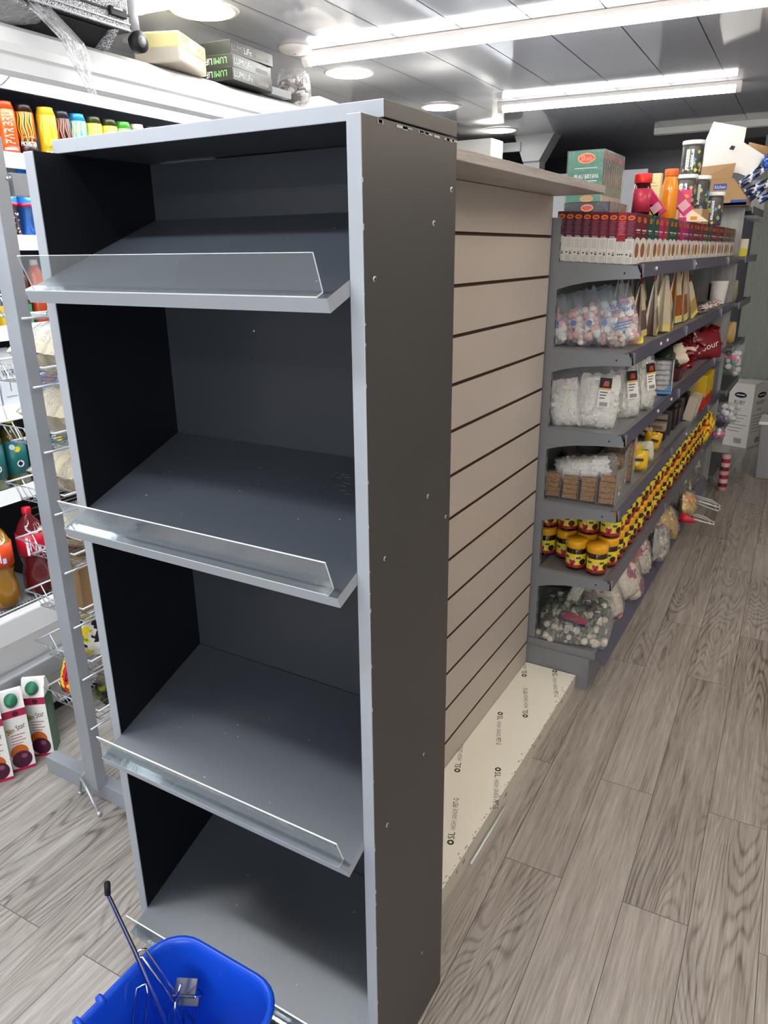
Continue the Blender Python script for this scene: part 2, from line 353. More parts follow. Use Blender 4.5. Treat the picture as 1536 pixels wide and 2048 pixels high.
for a, b_ in (((-3.1, -2.7, 0), (-1.2, -2.6, 2.5)), ((1.2, -2.7, 0), (1.6, -2.6, 2.5)), ((-1.2, -2.7, 2.1), (1.2, -2.6, 2.5)), ((-1.2, -2.7, 0), (1.2, -2.6, 0.1))): mb.box(a, b_, M_WALLL)
struct(mb.build('wall_front', rot=(0, 0, ROT)))
mb = MB(); mb.box((-1.2, -2.69, 0.1), (1.2, -2.66, 2.1), glow('daylit_shop_window', (0.80, 0.90, 1.0), E_DAY)); struct(mb.build('window_1', rot=(0, 0, ROT)))
mb = MB(); mb.box((-3.1, 8.3, 0), (1.6, 8.4, 2.12), M_WALLB); mb.box((-3.1, 8.25, 2.12), (1.6, 8.4, 2.5), M_NAVY)
struct(mb.build('wall_back', rot=(0, 0, ROT)))

# ------------------------------------------------------------------ ceiling lights
def batten(p0, p1, label, lit=True, wd=0.062, lm=None):
    p0, p1 = Vector(p0), Vector(p1); L = (p1 - p0).length; a = math.atan2(p1.y - p0.y, p1.x - p0.x)
    t = thing('ceiling_batten_light', label, 'ceiling light', (p0.x, p0.y, 2.5), a, 'linear batten lights on the ceiling')
    b = MB(); b.box((0, -wd / 2, -0.022), (L, wd / 2, 0), M_LAMPW); b.build('housing', t, bevel=0.003)
    d = MB(); n = 8; poly = [(wd * 0.46 * math.cos(PI + PI * k / n), -0.0222 + 0.036 * math.sin(PI + PI * k / n)) for k in range(n + 1)]
    d.prism(poly, 'x', 0.03, L - 0.03, (lm or M_TUBE) if lit else M_LAMPW); d.build('diffuser', t)
    for x0 in (0.0, L - 0.03):
        e = MB(); poly2 = [(p * 1.08, -0.0222 + (q + 0.0222) * 1.08) for p, q in poly]; e.prism(poly2, 'x', x0, x0 + 0.03, M_LAMPW); e.build('end_cap', t)
    return t
batten((-2.41, 2.31), (-0.45, 2.49), 'lit ceiling batten behind the speckled case, nearest in the photo')
batten((-2.36, 3.31), (-0.30, 3.49), 'longest lit ceiling batten, above the slatwall and running out of frame')
batten((-2.06, 5.02), (-0.64, 5.157), 'shorter lit ceiling batten with both ends in view, farther down the aisle')
batten((-2.5, 0.25), (-0.5, 0.4), 'lit ceiling batten just behind the camera, over the dark stand front', lm=glow('near_batten_light', (0.90, 0.95, 1.0), 38.0))
batten((-2.3, -1.5), (-0.3, -1.35), 'lit ceiling batten farther behind the camera')
for yy, nm in ((-1.2, 'far behind the camera'), (0.75, 'beside the camera'), (2.4, 'level with the slatwall'), (4.0, 'level with the stocked shelving')):
    batten((-0.05 if yy < 3 else 0.1, yy), (1.45, yy + 0.13), 'lit ceiling batten over the right-hand aisle, ' + nm, lm=M_WARM)
def downlight(x, y, r, label):
    t = thing('downlight', label, 'downlight', (x, y, 2.5), 0, 'round recessed downlights')
    b = MB(); b.lathe([(r * 0.97, -0.003), (r * 1.0, -0.008), (r * 1.16, -0.006), (r * 1.22, -0.0005)][::-1], M_LAMPW, 40); b.build('trim_ring', t)
    d = MB(); d.lathe([(r * 0.99, -0.0095), (r * 0.9, -0.011), (r * 0.3, -0.0125)][::-1], M_SPOT, 40); d.build('diffuser', t)
downlight(-2.30, 2.568, 0.112, 'large bright round downlight in top left, above the yellow wrapped box')
downlight(-2.40, 3.774, 0.112, 'round downlight just under the left end of the longest batten')
downlight(-2.427, 4.92, 0.112, 'third round downlight, above the top corner of the dark stand')
downlight(-2.479, 6.085, 0.115, 'farthest round downlight, under the left end of the short batten')
for yy, nm in ((1.35, 'nearer'), (0.1, 'farther')): downlight(-2.25, yy, 0.112, 'round downlight above the chiller outside the frame, %s to the photo edge' % nm)
b = MB(); b.lathe([(0.078, 0), (0.078, -0.008), (0.066, -0.02), (0.03, -0.026)][::-1], M_LAMPW, 32)
b.lathe([(0.006, -0.024), (0.006, -0.028)][::-1], M_INK2, 10)
tag(b.build('smoke_detector', loc=(-2.34, 3.21, 2.5)), 'white round disc on the ceiling beside the left end of the long batten', 'ceiling disc')
t = thing('ceiling_panel_light', 'unlit pale tray on the far ceiling above the white cardboard sheet', 'ceiling light', (-1.43, 6.70, 2.5), 0.0)
b = MB(); b.box((0, 0, -0.045), (2.2, 0.03, 0), mat('tray_pale_edge', '#c9c8c4', 0.4)); b.build('front_trim', t)
b = MB(); b.prism([(0.0, 0.03), (2.2, 0.03), (2.2, 0.62), (0.14, 0.62)], 'z', -0.05, 0, M_CHILLG); b.build('tray', t)
# ------------------------------------------------------------------ chiller (room coordinates)
def room_thing(name, label, cat, x, y, z=0.0, group=None): return thing(name, label, cat, P(x, y, z), ROT, group)
CX, CY = -2.5, 0.2
ch = room_thing('open_chiller', 'long white open-front drinks chiller along the left wall', 'chiller', CX, CY)
def cb(b, name, parent=ch, **k): return b.build(name, parent, off=(CX, CY, 0), **k)
Y0, Y1 = 0.2, 6.0
b = MB(); b.box((-3.08, Y0, 0.05), (-2.86, Y1, 2.26), M_CHILL, right=M_LINER); cb(b, 'back_wall')
b = MB(); b.prism([(-2.86, 0.36), (-2.26, 0.36), (-2.2, 0.40), (-2.17, 0.475), (-2.13, 0.475), (-2.115, 0.40), (-2.14, 0.25), (-2.19, 0.11), (-2.19, 0.05), (-2.86, 0.05)], 'y', Y0, Y1, M_CHILL); cb(b, 'base', bevel=0.006)
b = MB(); b.prism([(-2.125, 0.30), (-2.098, 0.29), (-2.098, 0.225), (-2.15, 0.21)], 'y', Y0, Y1, M_CHILLG); cb(b, 'bumper_rail', bevel=0.004)
b = MB(); b.box((-2.8, Y0, 0.0), (-2.22, Y1, 0.05), M_BLACK); cb(b, 'kick_plate')
b = MB()
for k in range(100):
    yy = 1.0 + k * 0.014; b.box((-2.40, yy, 0.362), (-2.25, yy + 0.006, 0.372), M_GMETD)
cb(b, 'air_grille')
b = MB(); b.tube([(-2.23, Y0, 0.45), (-2.23, Y1, 0.45)], 0.003, M_WIRE); cb(b, 'front_rail')
can_prof = [(-2.86, 2.26), (-2.23, 2.262), (-2.17, 2.235), (-2.145, 2.19), (-2.14, 2.165), (-2.147, 2.158), (-2.14, 2.152), (-2.128, 2.112), (-2.15, 2.10), (-2.2, 2.15), (-2.36, 2.165), (-2.42, 2.128), (-2.86, 2.128)]
mm = [M_CHILL] * 11 + [M_LINER, M_LINER]
b = MB(); b.prism(can_prof, 'y', Y0, Y1, M_CHILL, ms=mm); canopy = cb(b, 'canopy')
b = MB(); b.prism([(-2.19, 2.113), (-2.17, 2.116), (-2.36, 2.150), (-2.37, 2.138), (-2.33, 2.128)], 'y', Y0, Y1, M_COOL); b.build('canopy_lamp', canopy, off=(0, 0, 0)).location = (-CX, -CY, 0)
b = MB(); b.box((-2.43, Y0, 2.124), (-2.415, Y1, 2.134), M_WIRE); b.build('canopy_rail', canopy).location = (-CX, -CY, 0)
for yy in (1.62, 2.62, 3.6):
    b = MB(); b.tube([(-2.165, yy, 2.112), (-2.19, yy + .01, 2.085), (-2.21, yy + 0.03, 2.075), (-2.2, yy + 0.05, 2.09), (-2.165, yy + 0.06, 2.112)], 0.004, M_CHILLG); b.build('blind_hook', canopy).location = (-CX, -CY, 0)
b = MB(); b.box((-3.05, Y1, 0.0), (-2.15, Y1 + 0.05, 2.26), M_CHILL); cb(b, 'end_wall')
SHZ = [1.93, 1.665, 1.365, 1.09, 0.79]
for z in SHZ:
    for q in range(4):
        ya, yb = 0.2 + q * 1.45, 0.2 + (q + 1) * 1.45 - 0.005
        b = MB(); b.box((-2.86, ya, z - 0.022), (-2.45, yb, z), M_CHILL); s = cb(b, 'shelf')
        b = MB(); b.prism([(-2.45, z + 0.006), (-2.443, z + 0.006), (-2.432, z - 0.045), (-2.45, z - 0.045)], 'y', ya, yb, M_WHITE); b.build('price_rail', s).location = (-CX, -CY, 0)
        b = MB(); b.box((-2.86, ya + .01, z - 0.032), (-2.5, ya + 0.02, z - 0.022), M_CHILL); b.build('bracket', s).location = (-CX, -CY, 0)
# drink cans
def can(name, label, x, y, base, top_c, bands, r=0.033, h=0.166, group='tall drink cans on the top chiller shelf', txt=None, art=None):
    t = room_thing(name, label, 'drink can', x, y, 1.931, group)
    mb_ = paint(base, 0.25, metal=0.35); mt = paint(top_c, 0.3, metal=0.3)
    b = MB(); b.lathe([(r * .8, 0), (r, 0.008), (r, h - 0.026), (r * .99, h - 0.024)], mb_, 28)
    for z0, z1, c in bands: b.lathe([(r + .0003, z0), (r + .0003, z1)], paint(c, 0.28), 28)
    if art:      # claw-like vertical strokes on the side facing the aisle
        oc, ic = art
        for cc, ww, lift in ((oc, 1.0, .0007), (ic, 0.45, .0011)):
            for s_, a0 in enumerate((-0.65, -0.1, 0.45)):
                rnd = random.Random(s_ + len(label)); vs = []; n = 12
                for i in range(n + 1):
                    f = i / n; zz = h * (0.84 - 0.58 * f * (1.05 if s_ == 1 else 0.95)); wd = 0.2 * ww * (1 - abs(f - .35) * 1.05) + 0.02 * rnd.uniform(-1, 1) * ww
                    for sgn in (-1, 1):
                        aa = -0.5 + a0 + 0.08 * math.sin(f * 9 + s_) + sgn * max(wd, .01)
                        vs.append(((r + lift) * math.cos(aa), (r + lift) * math.sin(aa), zz))
                b.add(vs, [(2 * i, 2 * i + 1, 2 * i + 3, 2 * i + 2) for i in range(n)], paint(cc, 0.3))
    if txt:
        for s_, h_, z_, c_, vert, w_ in txt:
            vs, fs, wd = font_mesh(s_); out = []
            for px, py in vs:
                if vert: u = -(py - 0.5) * h_; zz = z_ + px * w_ / wd
                else: u = (px - wd / 2) * w_ / wd; zz = z_ + py * h_
                aa = -0.42 + u / r; out.append(((r + .001) * math.cos(aa), (r + .001) * math.sin(aa), zz))
            b.add(out, fs, paint(c_, 0.4))
    b.build('can_body', t)
    b = MB(); b.lathe([(r * .99, h - 0.024), (r * .80, h - 0.004), (r * .82, h), (r * .74, h), (r * .72, h - .004), (r * .1, h - .004)], mt, 28); b.build('can_lid', t)
    return t
CL = [(-2.492, 1.880, '#d0541f', '#c0441a', [(0.0, .03, '#b83c18')], [('PWR', .03, .035, '#ffffff', True, .048), ('BRU', .03, .09, '#f0c0a0', True, .045), ('ORIGINAL', .008, .014, '#ffffff', False, .045)], None, 'orange can lettered PWR BRU, leftmost on the chiller shelf'),
      (-2.490, 1.953, '#b0501c', '#2a1a14', [(0, .05, '#2a1210'), (.05, .07, '#7a2a14')], [('MONSTER', .014, .034, '#ffffff', False, .055)], ('#f6c233', '#201a18'), 'dark orange flame-coloured claw can with brown lid'),
      (-2.470, 2.030, '#e0a91c', '#e2ae24', [], [('JUICED', .012, .03, '#3a2c10', False, .045), ('MONARCH', .008, .014, '#ffffff', False, .045)], ('#f0c94a', '#c08a10'), 'golden yellow can, standing forward of its neighbours'),
      (-2.485, 2.106, '#1c1c22', '#26262c', [], None, ('#e56a4a', '#20242e'), 'black can with coral red claw marks'),
      (-2.483, 2.177, '#3f9fc4', '#2f86ae', [(0, .03, '#dfe7ea')], None, ('#e8eef0', '#e3a23a'), 'sky blue and orange drink can'),
      (-2.481, 2.250, '#e6d21c', '#3a3a20', [], None, ('#f5ea7a', '#c2ac10'), 'lemon yellow can with dark lid, nearer of two'),
      (-2.478, 2.324, '#e2d022', '#35351f', [], None, ('#f7ee86', '#d8c410'), 'lemon yellow can with dark lid, farther of two'),
      (-2.476, 2.395, '#5aa83c', '#4a9a3a', [(0.03, .1, '#e8efe0')], None, ('#f2f6e8', '#7fbf3a'), 'green and white drink can'),
      (-2.474, 2.466, '#c9a8a2', '#d0b4ae', [], None, None, 'pale pink drink can between green and black ones'),
      (-2.471, 2.540, '#2a2a30', '#3a3a42', [], None, None, 'black drink can just showing over the stand top'),
      (-2.468, 2.612, '#2a3a50', '#26262c', [], None, None, 'dark blue can almost hidden by the stand top')]
for x, y, bc, tc_, bands, txt, art, lab in CL: can('drink_can', lab, x, y, bc, tc_, bands, txt=txt, art=art)
# bottles on the second shelf
def bottle(name, label, x, y, z, prof, ms, cap, group, parts_lab=None, seg=24, decals=None):
    t = room_thing(name, label, 'bottle', x, y, z, group)
    b = MB(); b.lathe(prof, ms, seg)
    if decals: decals(b)
    b.build('bottle_body', t)
    r, z0, z1, c = cap
    b = MB(); b.lathe([(r, z0), (r * 1.05, z0 + .004), (r, z1 - .003), (r * .85, z1)], paint(c, 0.35), 20); b.build('cap', t)
    return t
def sport_decal(b):
    R = 0.0335
    vs, fs, wd = font_mesh('LUCOZADE'); out = []
    for px, py in vs:
        u = (px - wd / 2) * 0.062 / wd; aa = -0.45 + u / R; out.append((R * math.cos(aa), R * math.sin(aa), 0.128 + py * 0.016))
    b.add(out, fs, paint('#f2d21c', 0.4))
    rnd = random.Random(4)
    for k in range(26):
        aa = -0.45 + rnd.uniform(-.9, .9); zz = rnd.uniform(.01, .085)
        b.add([(R * math.cos(aa + d) + 0, R * math.sin(aa + d), zz + e) for d, e in ((0, 0), (.16, 0), (.16, .003), (0, .003))], [(0, 1, 2, 3)], M_PAPER)
SB = [(0.026, 0), (0.033, 0.006), (0.033, 0.10), (0.0333, 0.10), (0.0333, 0.112), (0.033, 0.112), (0.033, 0.155), (0.03, 0.175), (0.018, 0.198), (0.014, 0.205)]
for k in range(6):
    bl = k != 0
    ms = [paint('#3a1620' if not bl else '#1560b8', .2, coat=.3)] * 3 + [paint('#c21f3c', .3)] * 2 + [paint('#1a6fc8', .25, coat=.3)] * 4
    bottle('sports_bottle', ['dark berry sports drink bottle with blue lettered label, behind the rack post', 'all-blue sports drink bottle to the right of the berry one'][min(k, 1)] if k < 2 else 'blue sports bottle, %s behind the dark stand' % ORD[k - 2], -2.492, 1.835 + k * 0.075, 1.666, SB, ms, (0.017, 0.198, 0.232, '#1f7fd0'), 'sports bottles on the second chiller shelf', decals=sport_decal if k == 0 else None)
# third shelf: mixed cans and small bottles
for k, (c, c2) in enumerate([('#3a2420', '#8bd42a'), ('#4a2a24', '#7ac82c'), ('#2e1c1a', '#d8b020'), ('#4a3020', '#2f9a6a'), ('#c8501e', '#b0401e'), ('#5a2e22', '#e0c040')]):
    t = room_thing('small_bottle', 'small dark bottle with %s lower half on the third chiller shelf' % ['lime green', 'grass green', 'mustard', 'teal', 'orange', 'pale yellow'][k], 'bottle', -2.49, 1.60 + k * 0.075, 1.366, 'small bottles on the third chiller shelf')
    b = MB(); b.lathe([(0.026, 0), (0.032, 0.005), (0.032, 0.07), (0.032, 0.16), (0.02, 0.19), (0.013, 0.205)], [paint(c2, .3)] * 2 + [paint(c, .2, coat=.3)] * 3, 20); b.build('bottle_body', t)
    b = MB(); b.lathe([(0.014, 0.2), (0.014, 0.222)], paint('#d0d0d0', .4), 16); b.build('cap', t)
# fourth shelf: water cartons
for k in range(6):
    wt = k < 2
    t = room_thing('drink_carton', ['white drink carton printed WTR, leftmost on the fourth chiller shelf', 'white water carton printed WTR, second from the left edge', 'blue juice carton behind the rack post', 'blue juice carton with orange swirl, right of the post', 'blue carton beside the stand edge', 'blue carton hidden mostly by the stand'][k], 'carton', -2.492, 1.62 + k * 0.08, 1.091, 'cartons on the fourth chiller shelf')
    col = paint('#dfe3ea', .3) if wt else paint('#2a62c8', .3)
    b = MB(); b.box((-0.035, -0.035, 0), (0.035, 0.035, 0.17), col); b.prism([(-0.035, 0.17), (0.035, 0.17), (0.004, 0.20), (-0.004, 0.20)], 'y', -0.035, 0.035, col)
    if wt:
        b.text('WTR', (0.0355, 0, 0.105), (0, 1, 0), (0, 0, 1), 0.022, M_INK, width=0.052)
        b.rect((0.0355, 0, 0), (0, 1, 0), (0, 0, 1), -0.002, .05, 0.002, .095, M_INK2); b.rect((0.0355, 0, 0), (0, 1, 0), (0, 0, 1), -0.022, .03, 0.022, .033, M_INK2)
    else:
        b.rect((0.0355, 0, 0), (0, 1, 0), (0, 0, 1), -0.03, .11, 0.03, .14, paint('#e8ecf4', .4)); b.oval((0.0356, 0, 0), (0, 1, 0), (0, 0, 1), 0, .08, .026, .02, paint('#e06a2a', .4)); b.oval((0.0358, 0, 0), (0, 1, 0), (0, 0, 1), -.004, .085, .022, .016, col)
    b.build('carton_body', t)
# fifth shelf: teal labelled bottles
for k in range(4):
    def dec(b):
        for aa, zz, rr, c in ((-.35, .14, .011, '#e8d020'), (-.75, .15, .010, '#d8dce4'), (-.25, .085, .013, '#e8e8f0'), (-.25, .085, .007, '#141a30')):
            n = 14; R = 0.0425 + (0.0006 if rr < .01 else 0)
            b.add([(R * math.cos(aa + rr * math.cos(2 * PI * i / n) / R), R * math.sin(aa + rr * math.cos(2 * PI * i / n) / R), zz + rr * math.sin(2 * PI * i / n)) for i in range(n)], [tuple(range(n))], paint(c, .4))
    bottle('squash_bottle', ['olive drink bottle with teal label at the left edge', 'olive drink bottle with teal label touching the rack post', 'olive drink bottle hidden by the rack post', 'olive drink bottle behind the bread bags'][k], -2.49, 1.60 + k * 0.092, 0.791, [(0.03, 0), (0.042, .01), (0.042, .045), (0.0422, .045), (0.0422, .17), (0.041, .17), (0.04, .19), (0.022, .225), (0.014, .235)],
           [paint('#5a5a18', .15, coat=.5)] * 2 + [paint('#1f6a6a', .35)] * 3 + [paint('#4a4412', .15, coat=.5)] * 3, (0.015, .23, .25, '#e0d020'), 'teal labelled bottles on the fifth chiller shelf', decals=dec)
# deck: two-litre bottles
def big(lab, x, y, liquid, label_c, cap_c):
    def dec(b):
        R = 0.0545
        for aa, z0, z1, w_, c in ((-.55, .185, .235, .2, '#dfe3f2'), (-.15, .18, .2, .12, '#c8d0f0'), (-.9, .17, .24, .08, '#ffffff')):
            b.add([(R * math.cos(aa + d * w_), R * math.sin(aa + d * w_), z) for d, z in ((-1, z0), (1, z0), (1, z1), (-1, z1))], [(0, 1, 2, 3)], paint(c, .4))
    bottle('soft_drink_bottle', lab, x, y, 0.372, [(0.035, 0), (0.05, .012), (0.054, .05), (0.05, .09), (0.043, .12), (0.05, .15), (0.054, .165), (0.0543, .165), (0.0543, .25), (0.052, .25), (0.035, .29), (0.016, .315), (0.014, .325)],
           [paint(liquid, .12, coat=.6)] * 6 + [paint(label_c, .35)] * 3 + [paint(liquid, .12, coat=.6)] * 3, (0.016, .32, .345, cap_c), 'two-litre bottles on the chiller deck', decals=dec)
big('amber soft drink bottle with orange label at the left edge of the deck', -2.44, 1.515, '#9a6a12', '#e04a1c', '#e06a20')
big('dark red soft drink bottle with crimson label beside the rack post', -2.43, 1.655, '#5c0f14', '#c41230', '#c01828')
big('dark red soft drink bottle hidden behind the rack post', -2.43, 1.79, '#5c0f14', '#b41230', '#c01828')
big('dark red soft drink bottle right of the rack post', -2.44, 1.92, '#50100f', '#a81828', '#c01828')
t = room_thing('drink_multipack', 'black multipack lying above the red bottles on the deck', 'multipack', -2.68, 1.86, 0.372)
b = MB(); b.box((-.12, -.13, 0), (.12, .2, .36), M_BLACK)
for k in range(4): b.rect((.1205, 0, 0), (0, 1, 0), (0, 0, 1), -.1, .22 + k * .03, .16, .226 + k * .03, M_INK2)
b.build('wrapped_pack', t)

# ================================================================== dark display stand in front
SX, SY = -0.863, 1.144
st = thing('display_stand', 'tall empty charcoal display stand with four sloping shelves and silver edges', 'display stand', (SX, SY, 0))
def sb(b, name, parent=st, **k): return b.build(name, parent, off=(SX, SY, 0), **k)
XO, XI, XLo, XLi = -0.536, -0.557, -1.191, -1.168
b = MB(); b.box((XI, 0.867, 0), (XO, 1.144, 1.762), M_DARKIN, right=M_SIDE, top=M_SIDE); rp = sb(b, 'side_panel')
rp['label'] = 'charcoal right side panel with screw heads'
b = MB(); b.box((XI - 0.0003, 0.8645, 0), (XO + 0.0003, 0.867, 1.7625), M_EDGE); b.build('edge_strip', rp, off=(0, 0, 0), bevel=0.001).location = (-SX + 0, -SY, 0)
b = MB()
rnd = random.Random(3)
for k in range(26):
    z = rnd.uniform(0.15, 1.74); s = rnd.uniform(.0008, .0022); b.box((XO + .0003, .8655, z), (XO + .0008, .8655 + s, z + s * rnd.uniform(1, 4)), M_SCUFF)
for k in range(20):
    y = rnd.uniform(.9, 1.13); b.box((XO + .0003, y, 1.757 + rnd.uniform(-.002, .002)), (XO + .0008, y + rnd.uniform(.002, .02), 1.7595), M_SCUFF)
b.build('edge_chips', rp).location = (-SX, -SY, 0)
for y, z, r in [(1.127, 1.690, .0045), (1.068, 1.640, .0045), (0.893, 1.566, .0045), (1.057, 1.212, .004), (0.912, 1.152, .004), (1.128, 1.153, .0035), (1.05, 0.697, .003), (0.91, 0.64, .0045), (1.05, .19, .003), (.915, .12, .0045)]:
    b = MB(); M = Matrix.Translation((XO, y, z)) @ Matrix.Rotation(PI / 2, 4, 'Y')
    b.lathe([(r, 0), (r, 0.0006), (r * .7, .0012)], M_STEEL, 16, M=M); b.box((-r * .6, -r * .15, .0011), (r * .6, r * .15, .0014), M_BLACK, M=M); b.box((-r * .15, -r * .6, .0011), (r * .15, r * .6, .0014), M_BLACK, M=M)
    b.build('screw', rp).location = (-SX, -SY, 0)
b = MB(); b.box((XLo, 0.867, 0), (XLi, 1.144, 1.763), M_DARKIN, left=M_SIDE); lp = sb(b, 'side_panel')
b = MB(); b.box((XLo - 0.0003, 0.8645, 0), (XLi + 0.0003, 0.867, 1.7625), M_EDGE); b.build('edge_strip', lp, bevel=0.001).location = (-SX, -SY, 0)
b = MB(); b.box((XLi, 1.118, 0.0), (XI, 1.136, 1.762), M_BACKP); bk = sb(b, 'back_panel')
for x, z, r in ((-0.705, 1.473, .005), (-0.94, 1.462, .0018)):
    b = MB(); M = Matrix.Translation((x, 1.118, z)) @ Matrix.Rotation(PI / 2, 4, 'X')
    b.lathe([(r * 1.4, 0), (r * 1.4, 0.0003), (r, .0012)], M_STEEL, 16, M=M); b.box((-r * .6, -r * .15, .0011), (r * .6, r * .15, .0014), M_BLACK, M=M); b.build('screw', bk).location = (-SX, -SY, 0)
b = MB(); b.box((XLo, 0.922, 1.764), (XO, 1.144, 1.786), M_SIDE, front=M_EDGE, bottom=M_DARK); sb(b, 'top_board', bevel=0.0012)
SLP = math.atan2(0.118, 0.306)
ct, sn = math.cos(SLP), math.sin(SLP)
for i, z in enumerate((1.545, 1.122, 0.611, 0.129)):
    L = 0.306 / ct; M = Matrix.Translation((0, 0.81, z)) @ Matrix.Rotation(SLP, 4, 'X')
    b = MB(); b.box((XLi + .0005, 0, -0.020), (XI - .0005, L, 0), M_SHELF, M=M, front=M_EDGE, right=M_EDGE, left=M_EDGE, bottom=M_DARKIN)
    sh = sb(b, 'shelf')
    if i == 3: sh['label'] = 'lowest sloping shelf with a plain dust mark'
    b = MB(); x0, x1 = XLi + .003, XI - .004 - (0.012 if i < 3 else 0)
    b.box((x0, 0.0, 0.0004), (x1, 0.016, 0.0026), M_ACRYL, M=M, front=M_ACEDGE, left=M_ACEDGE, right=M_ACEDGE)
    b.box((x0, 0.014, 0.0026), (x1, 0.0165, 0.054), M_ACRYL, M=M, top=M_ACEDGE, left=M_ACEDGE, right=M_ACEDGE)
    b.build('acrylic_guard', sh).location = (-SX, -SY, 0)
    b = MB(); rnd = random.Random(10 + i)
    for k in range(16 if i in (1, 2) else 6):
        x = rnd.uniform(XLi + .05, XI - .05); y = rnd.uniform(.04, .3); s = rnd.uniform(.0006, .0015); b.box((x, y, 0.0002), (x + s * rnd.uniform(1, 3), y + s, .0006), M_SCUFF, M=M)
    if i == 1:
        for k in range(14): x = -.70 + rnd.uniform(-.04, .04); y = .25 + rnd.uniform(-.03, .03); b.box((x, y, .0002), (x + rnd.uniform(.002, .02), y + .0006, .0004), mat('faint_scratch', '#6c737b', .5), M=M)
    b.build('scuffs', sh).location = (-SX, -SY, 0)

# ================================================================== slatwall and plinth
sw = thing('slatwall_unit', 'greige slatwall panel with dark grooves between the dark stand and the stocked shelving', 'slatwall', (-0.845, 1.145, 0))
XW = -0.827; ya, yb = 1.147, 2.502
gz = [0.1485 + 0.1245 * k for k in range(13)]
poly = [(-0.845, 0.0)]; ms = []
poly.append((XW, 0.0)); ms.append(M_SLAT)
for g in gz:
    poly += [(XW, g - .0045), (XW - .009, g - .0045), (XW - .009, g + .0045), (XW, g + .0045)]; ms += [M_SLAT, M_GROOVE, M_GROOVE, M_GROOVE]
poly += [(XW, 1.763), (-0.845, 1.763)]; ms += [M_SLAT, M_SLAT, M_SLAT]
b = MB(); b.prism(poly, 'y', ya, yb, M_SLAT, ms=ms, caps=M_GROOVE); b.build('slat_panel', sw, off=(-.845, 1.145, 0))
b = MB(); b.box((-0.865, ya, 0), (-0.846, yb, 1.763), M_GREYWOOD); b.box((-1.03, ya, 0), (-1.012, yb, 1.763), M_GREYWOOD); b.build('core_panel', sw, off=(-.845, 1.145, 0))
b = MB(); b.prism([(-1.05, ya), (-0.66, ya), (-0.66, 2.49), (-0.683, 2.515), (-1.05, 2.515)], 'z', 1.7645, 1.786, M_GREYWOOD); b.build('top_board', sw, off=(-.845, 1.145, 0), bevel=.0008)
pl = thing('plinth_box', 'low cream plinth on the floor printed with OSL HIGH GRADE PET-G', 'plinth', (-0.725, 1.147, 0))
b = MB(); b.box((-0.826, 1.147, 0), (-0.625, 2.503, 0.058), M_CREAM, right=M_CREAMSIDE); pb = b.build('board_box', pl, off=(-.725, 1.147, 0), bevel=.001)
def osl(b, o, r, u, h=0.019, flip=False):
    o, r, u = Vector(o), Vector(r), Vector(u)
    if flip: u = -u
    b.oval(o + r * .008 + u * h * .5, r, u, 0, 0, h * .5, h * .5, M_INK); b.oval(o + r * .008 + u * h * .5 + Vector((0, 0, .0002)), r, u, 0, 0, h * .22, h * .25, M_CREAM)
    b.text('SL', o + r * .021, r, u, h, M_INK, 'l', .026)
    b.text('HIGH', o + r * .057, r, u, h * .72, M_INK2, 'l', .034); b.text('GRADE', o + r * .098, r, u, h * .72, M_INK2, 'l', .043)
    b.text('PET-G', o + r * .148, r, u, h * .8, M_INK, 'l', .038)
b = MB(); Z = .0584
def on_top(px): return Vector((px[0], px[1], Z))
for (x, y, fl) in ((-.664, 1.487, 0), (-.775, 1.77, 0), (-.795, 2.13, 1), (-.689, 1.846, 1), (-.69, 2.151, 0), (-.785, 2.40, 0), (-.716, 2.495, 1), (-.73, 1.36, 1)):
    b = MB(); d = Vector((-.35, .937, 0)) * (-1 if fl else 1); u_ = Vector((-d.y, d.x, 0)); osl(b, (x, y, Z), d, u_)
    b.build('printed_lettering', pb).location = (.725, -1.147, 0)
b = MB(); rnd = random.Random(8)
for k in range(90):
    y = rnd.uniform(1.2, 2.49); s = rnd.uniform(.001, .005); x = -.626 - abs(rnd.gauss(0, .006)); b.box((x, y, .0581), (x + s * .5, y + s * 2, .0583), M_CHIP)
for k in range(14):
    y = rnd.uniform(1.2, 2.4); b.box((-.6249, y, .02 + rnd.uniform(0, .02)), (-.6247, y + rnd.uniform(.006, .02), .024 + rnd.uniform(0, .02)), M_INK2)
b.build('edge_chips', pb).location = (.725, -1.147, 0)
b = MB(); b.tube([(0, 0, 0), (0, .26, 0)], .0035, M_ACEDGE, 6); tag(b.build('clear_plastic_strip', loc=(-.617, 1.50, .004)), 'thin shiny strip lying on the floor along the plinth', 'plastic strip')

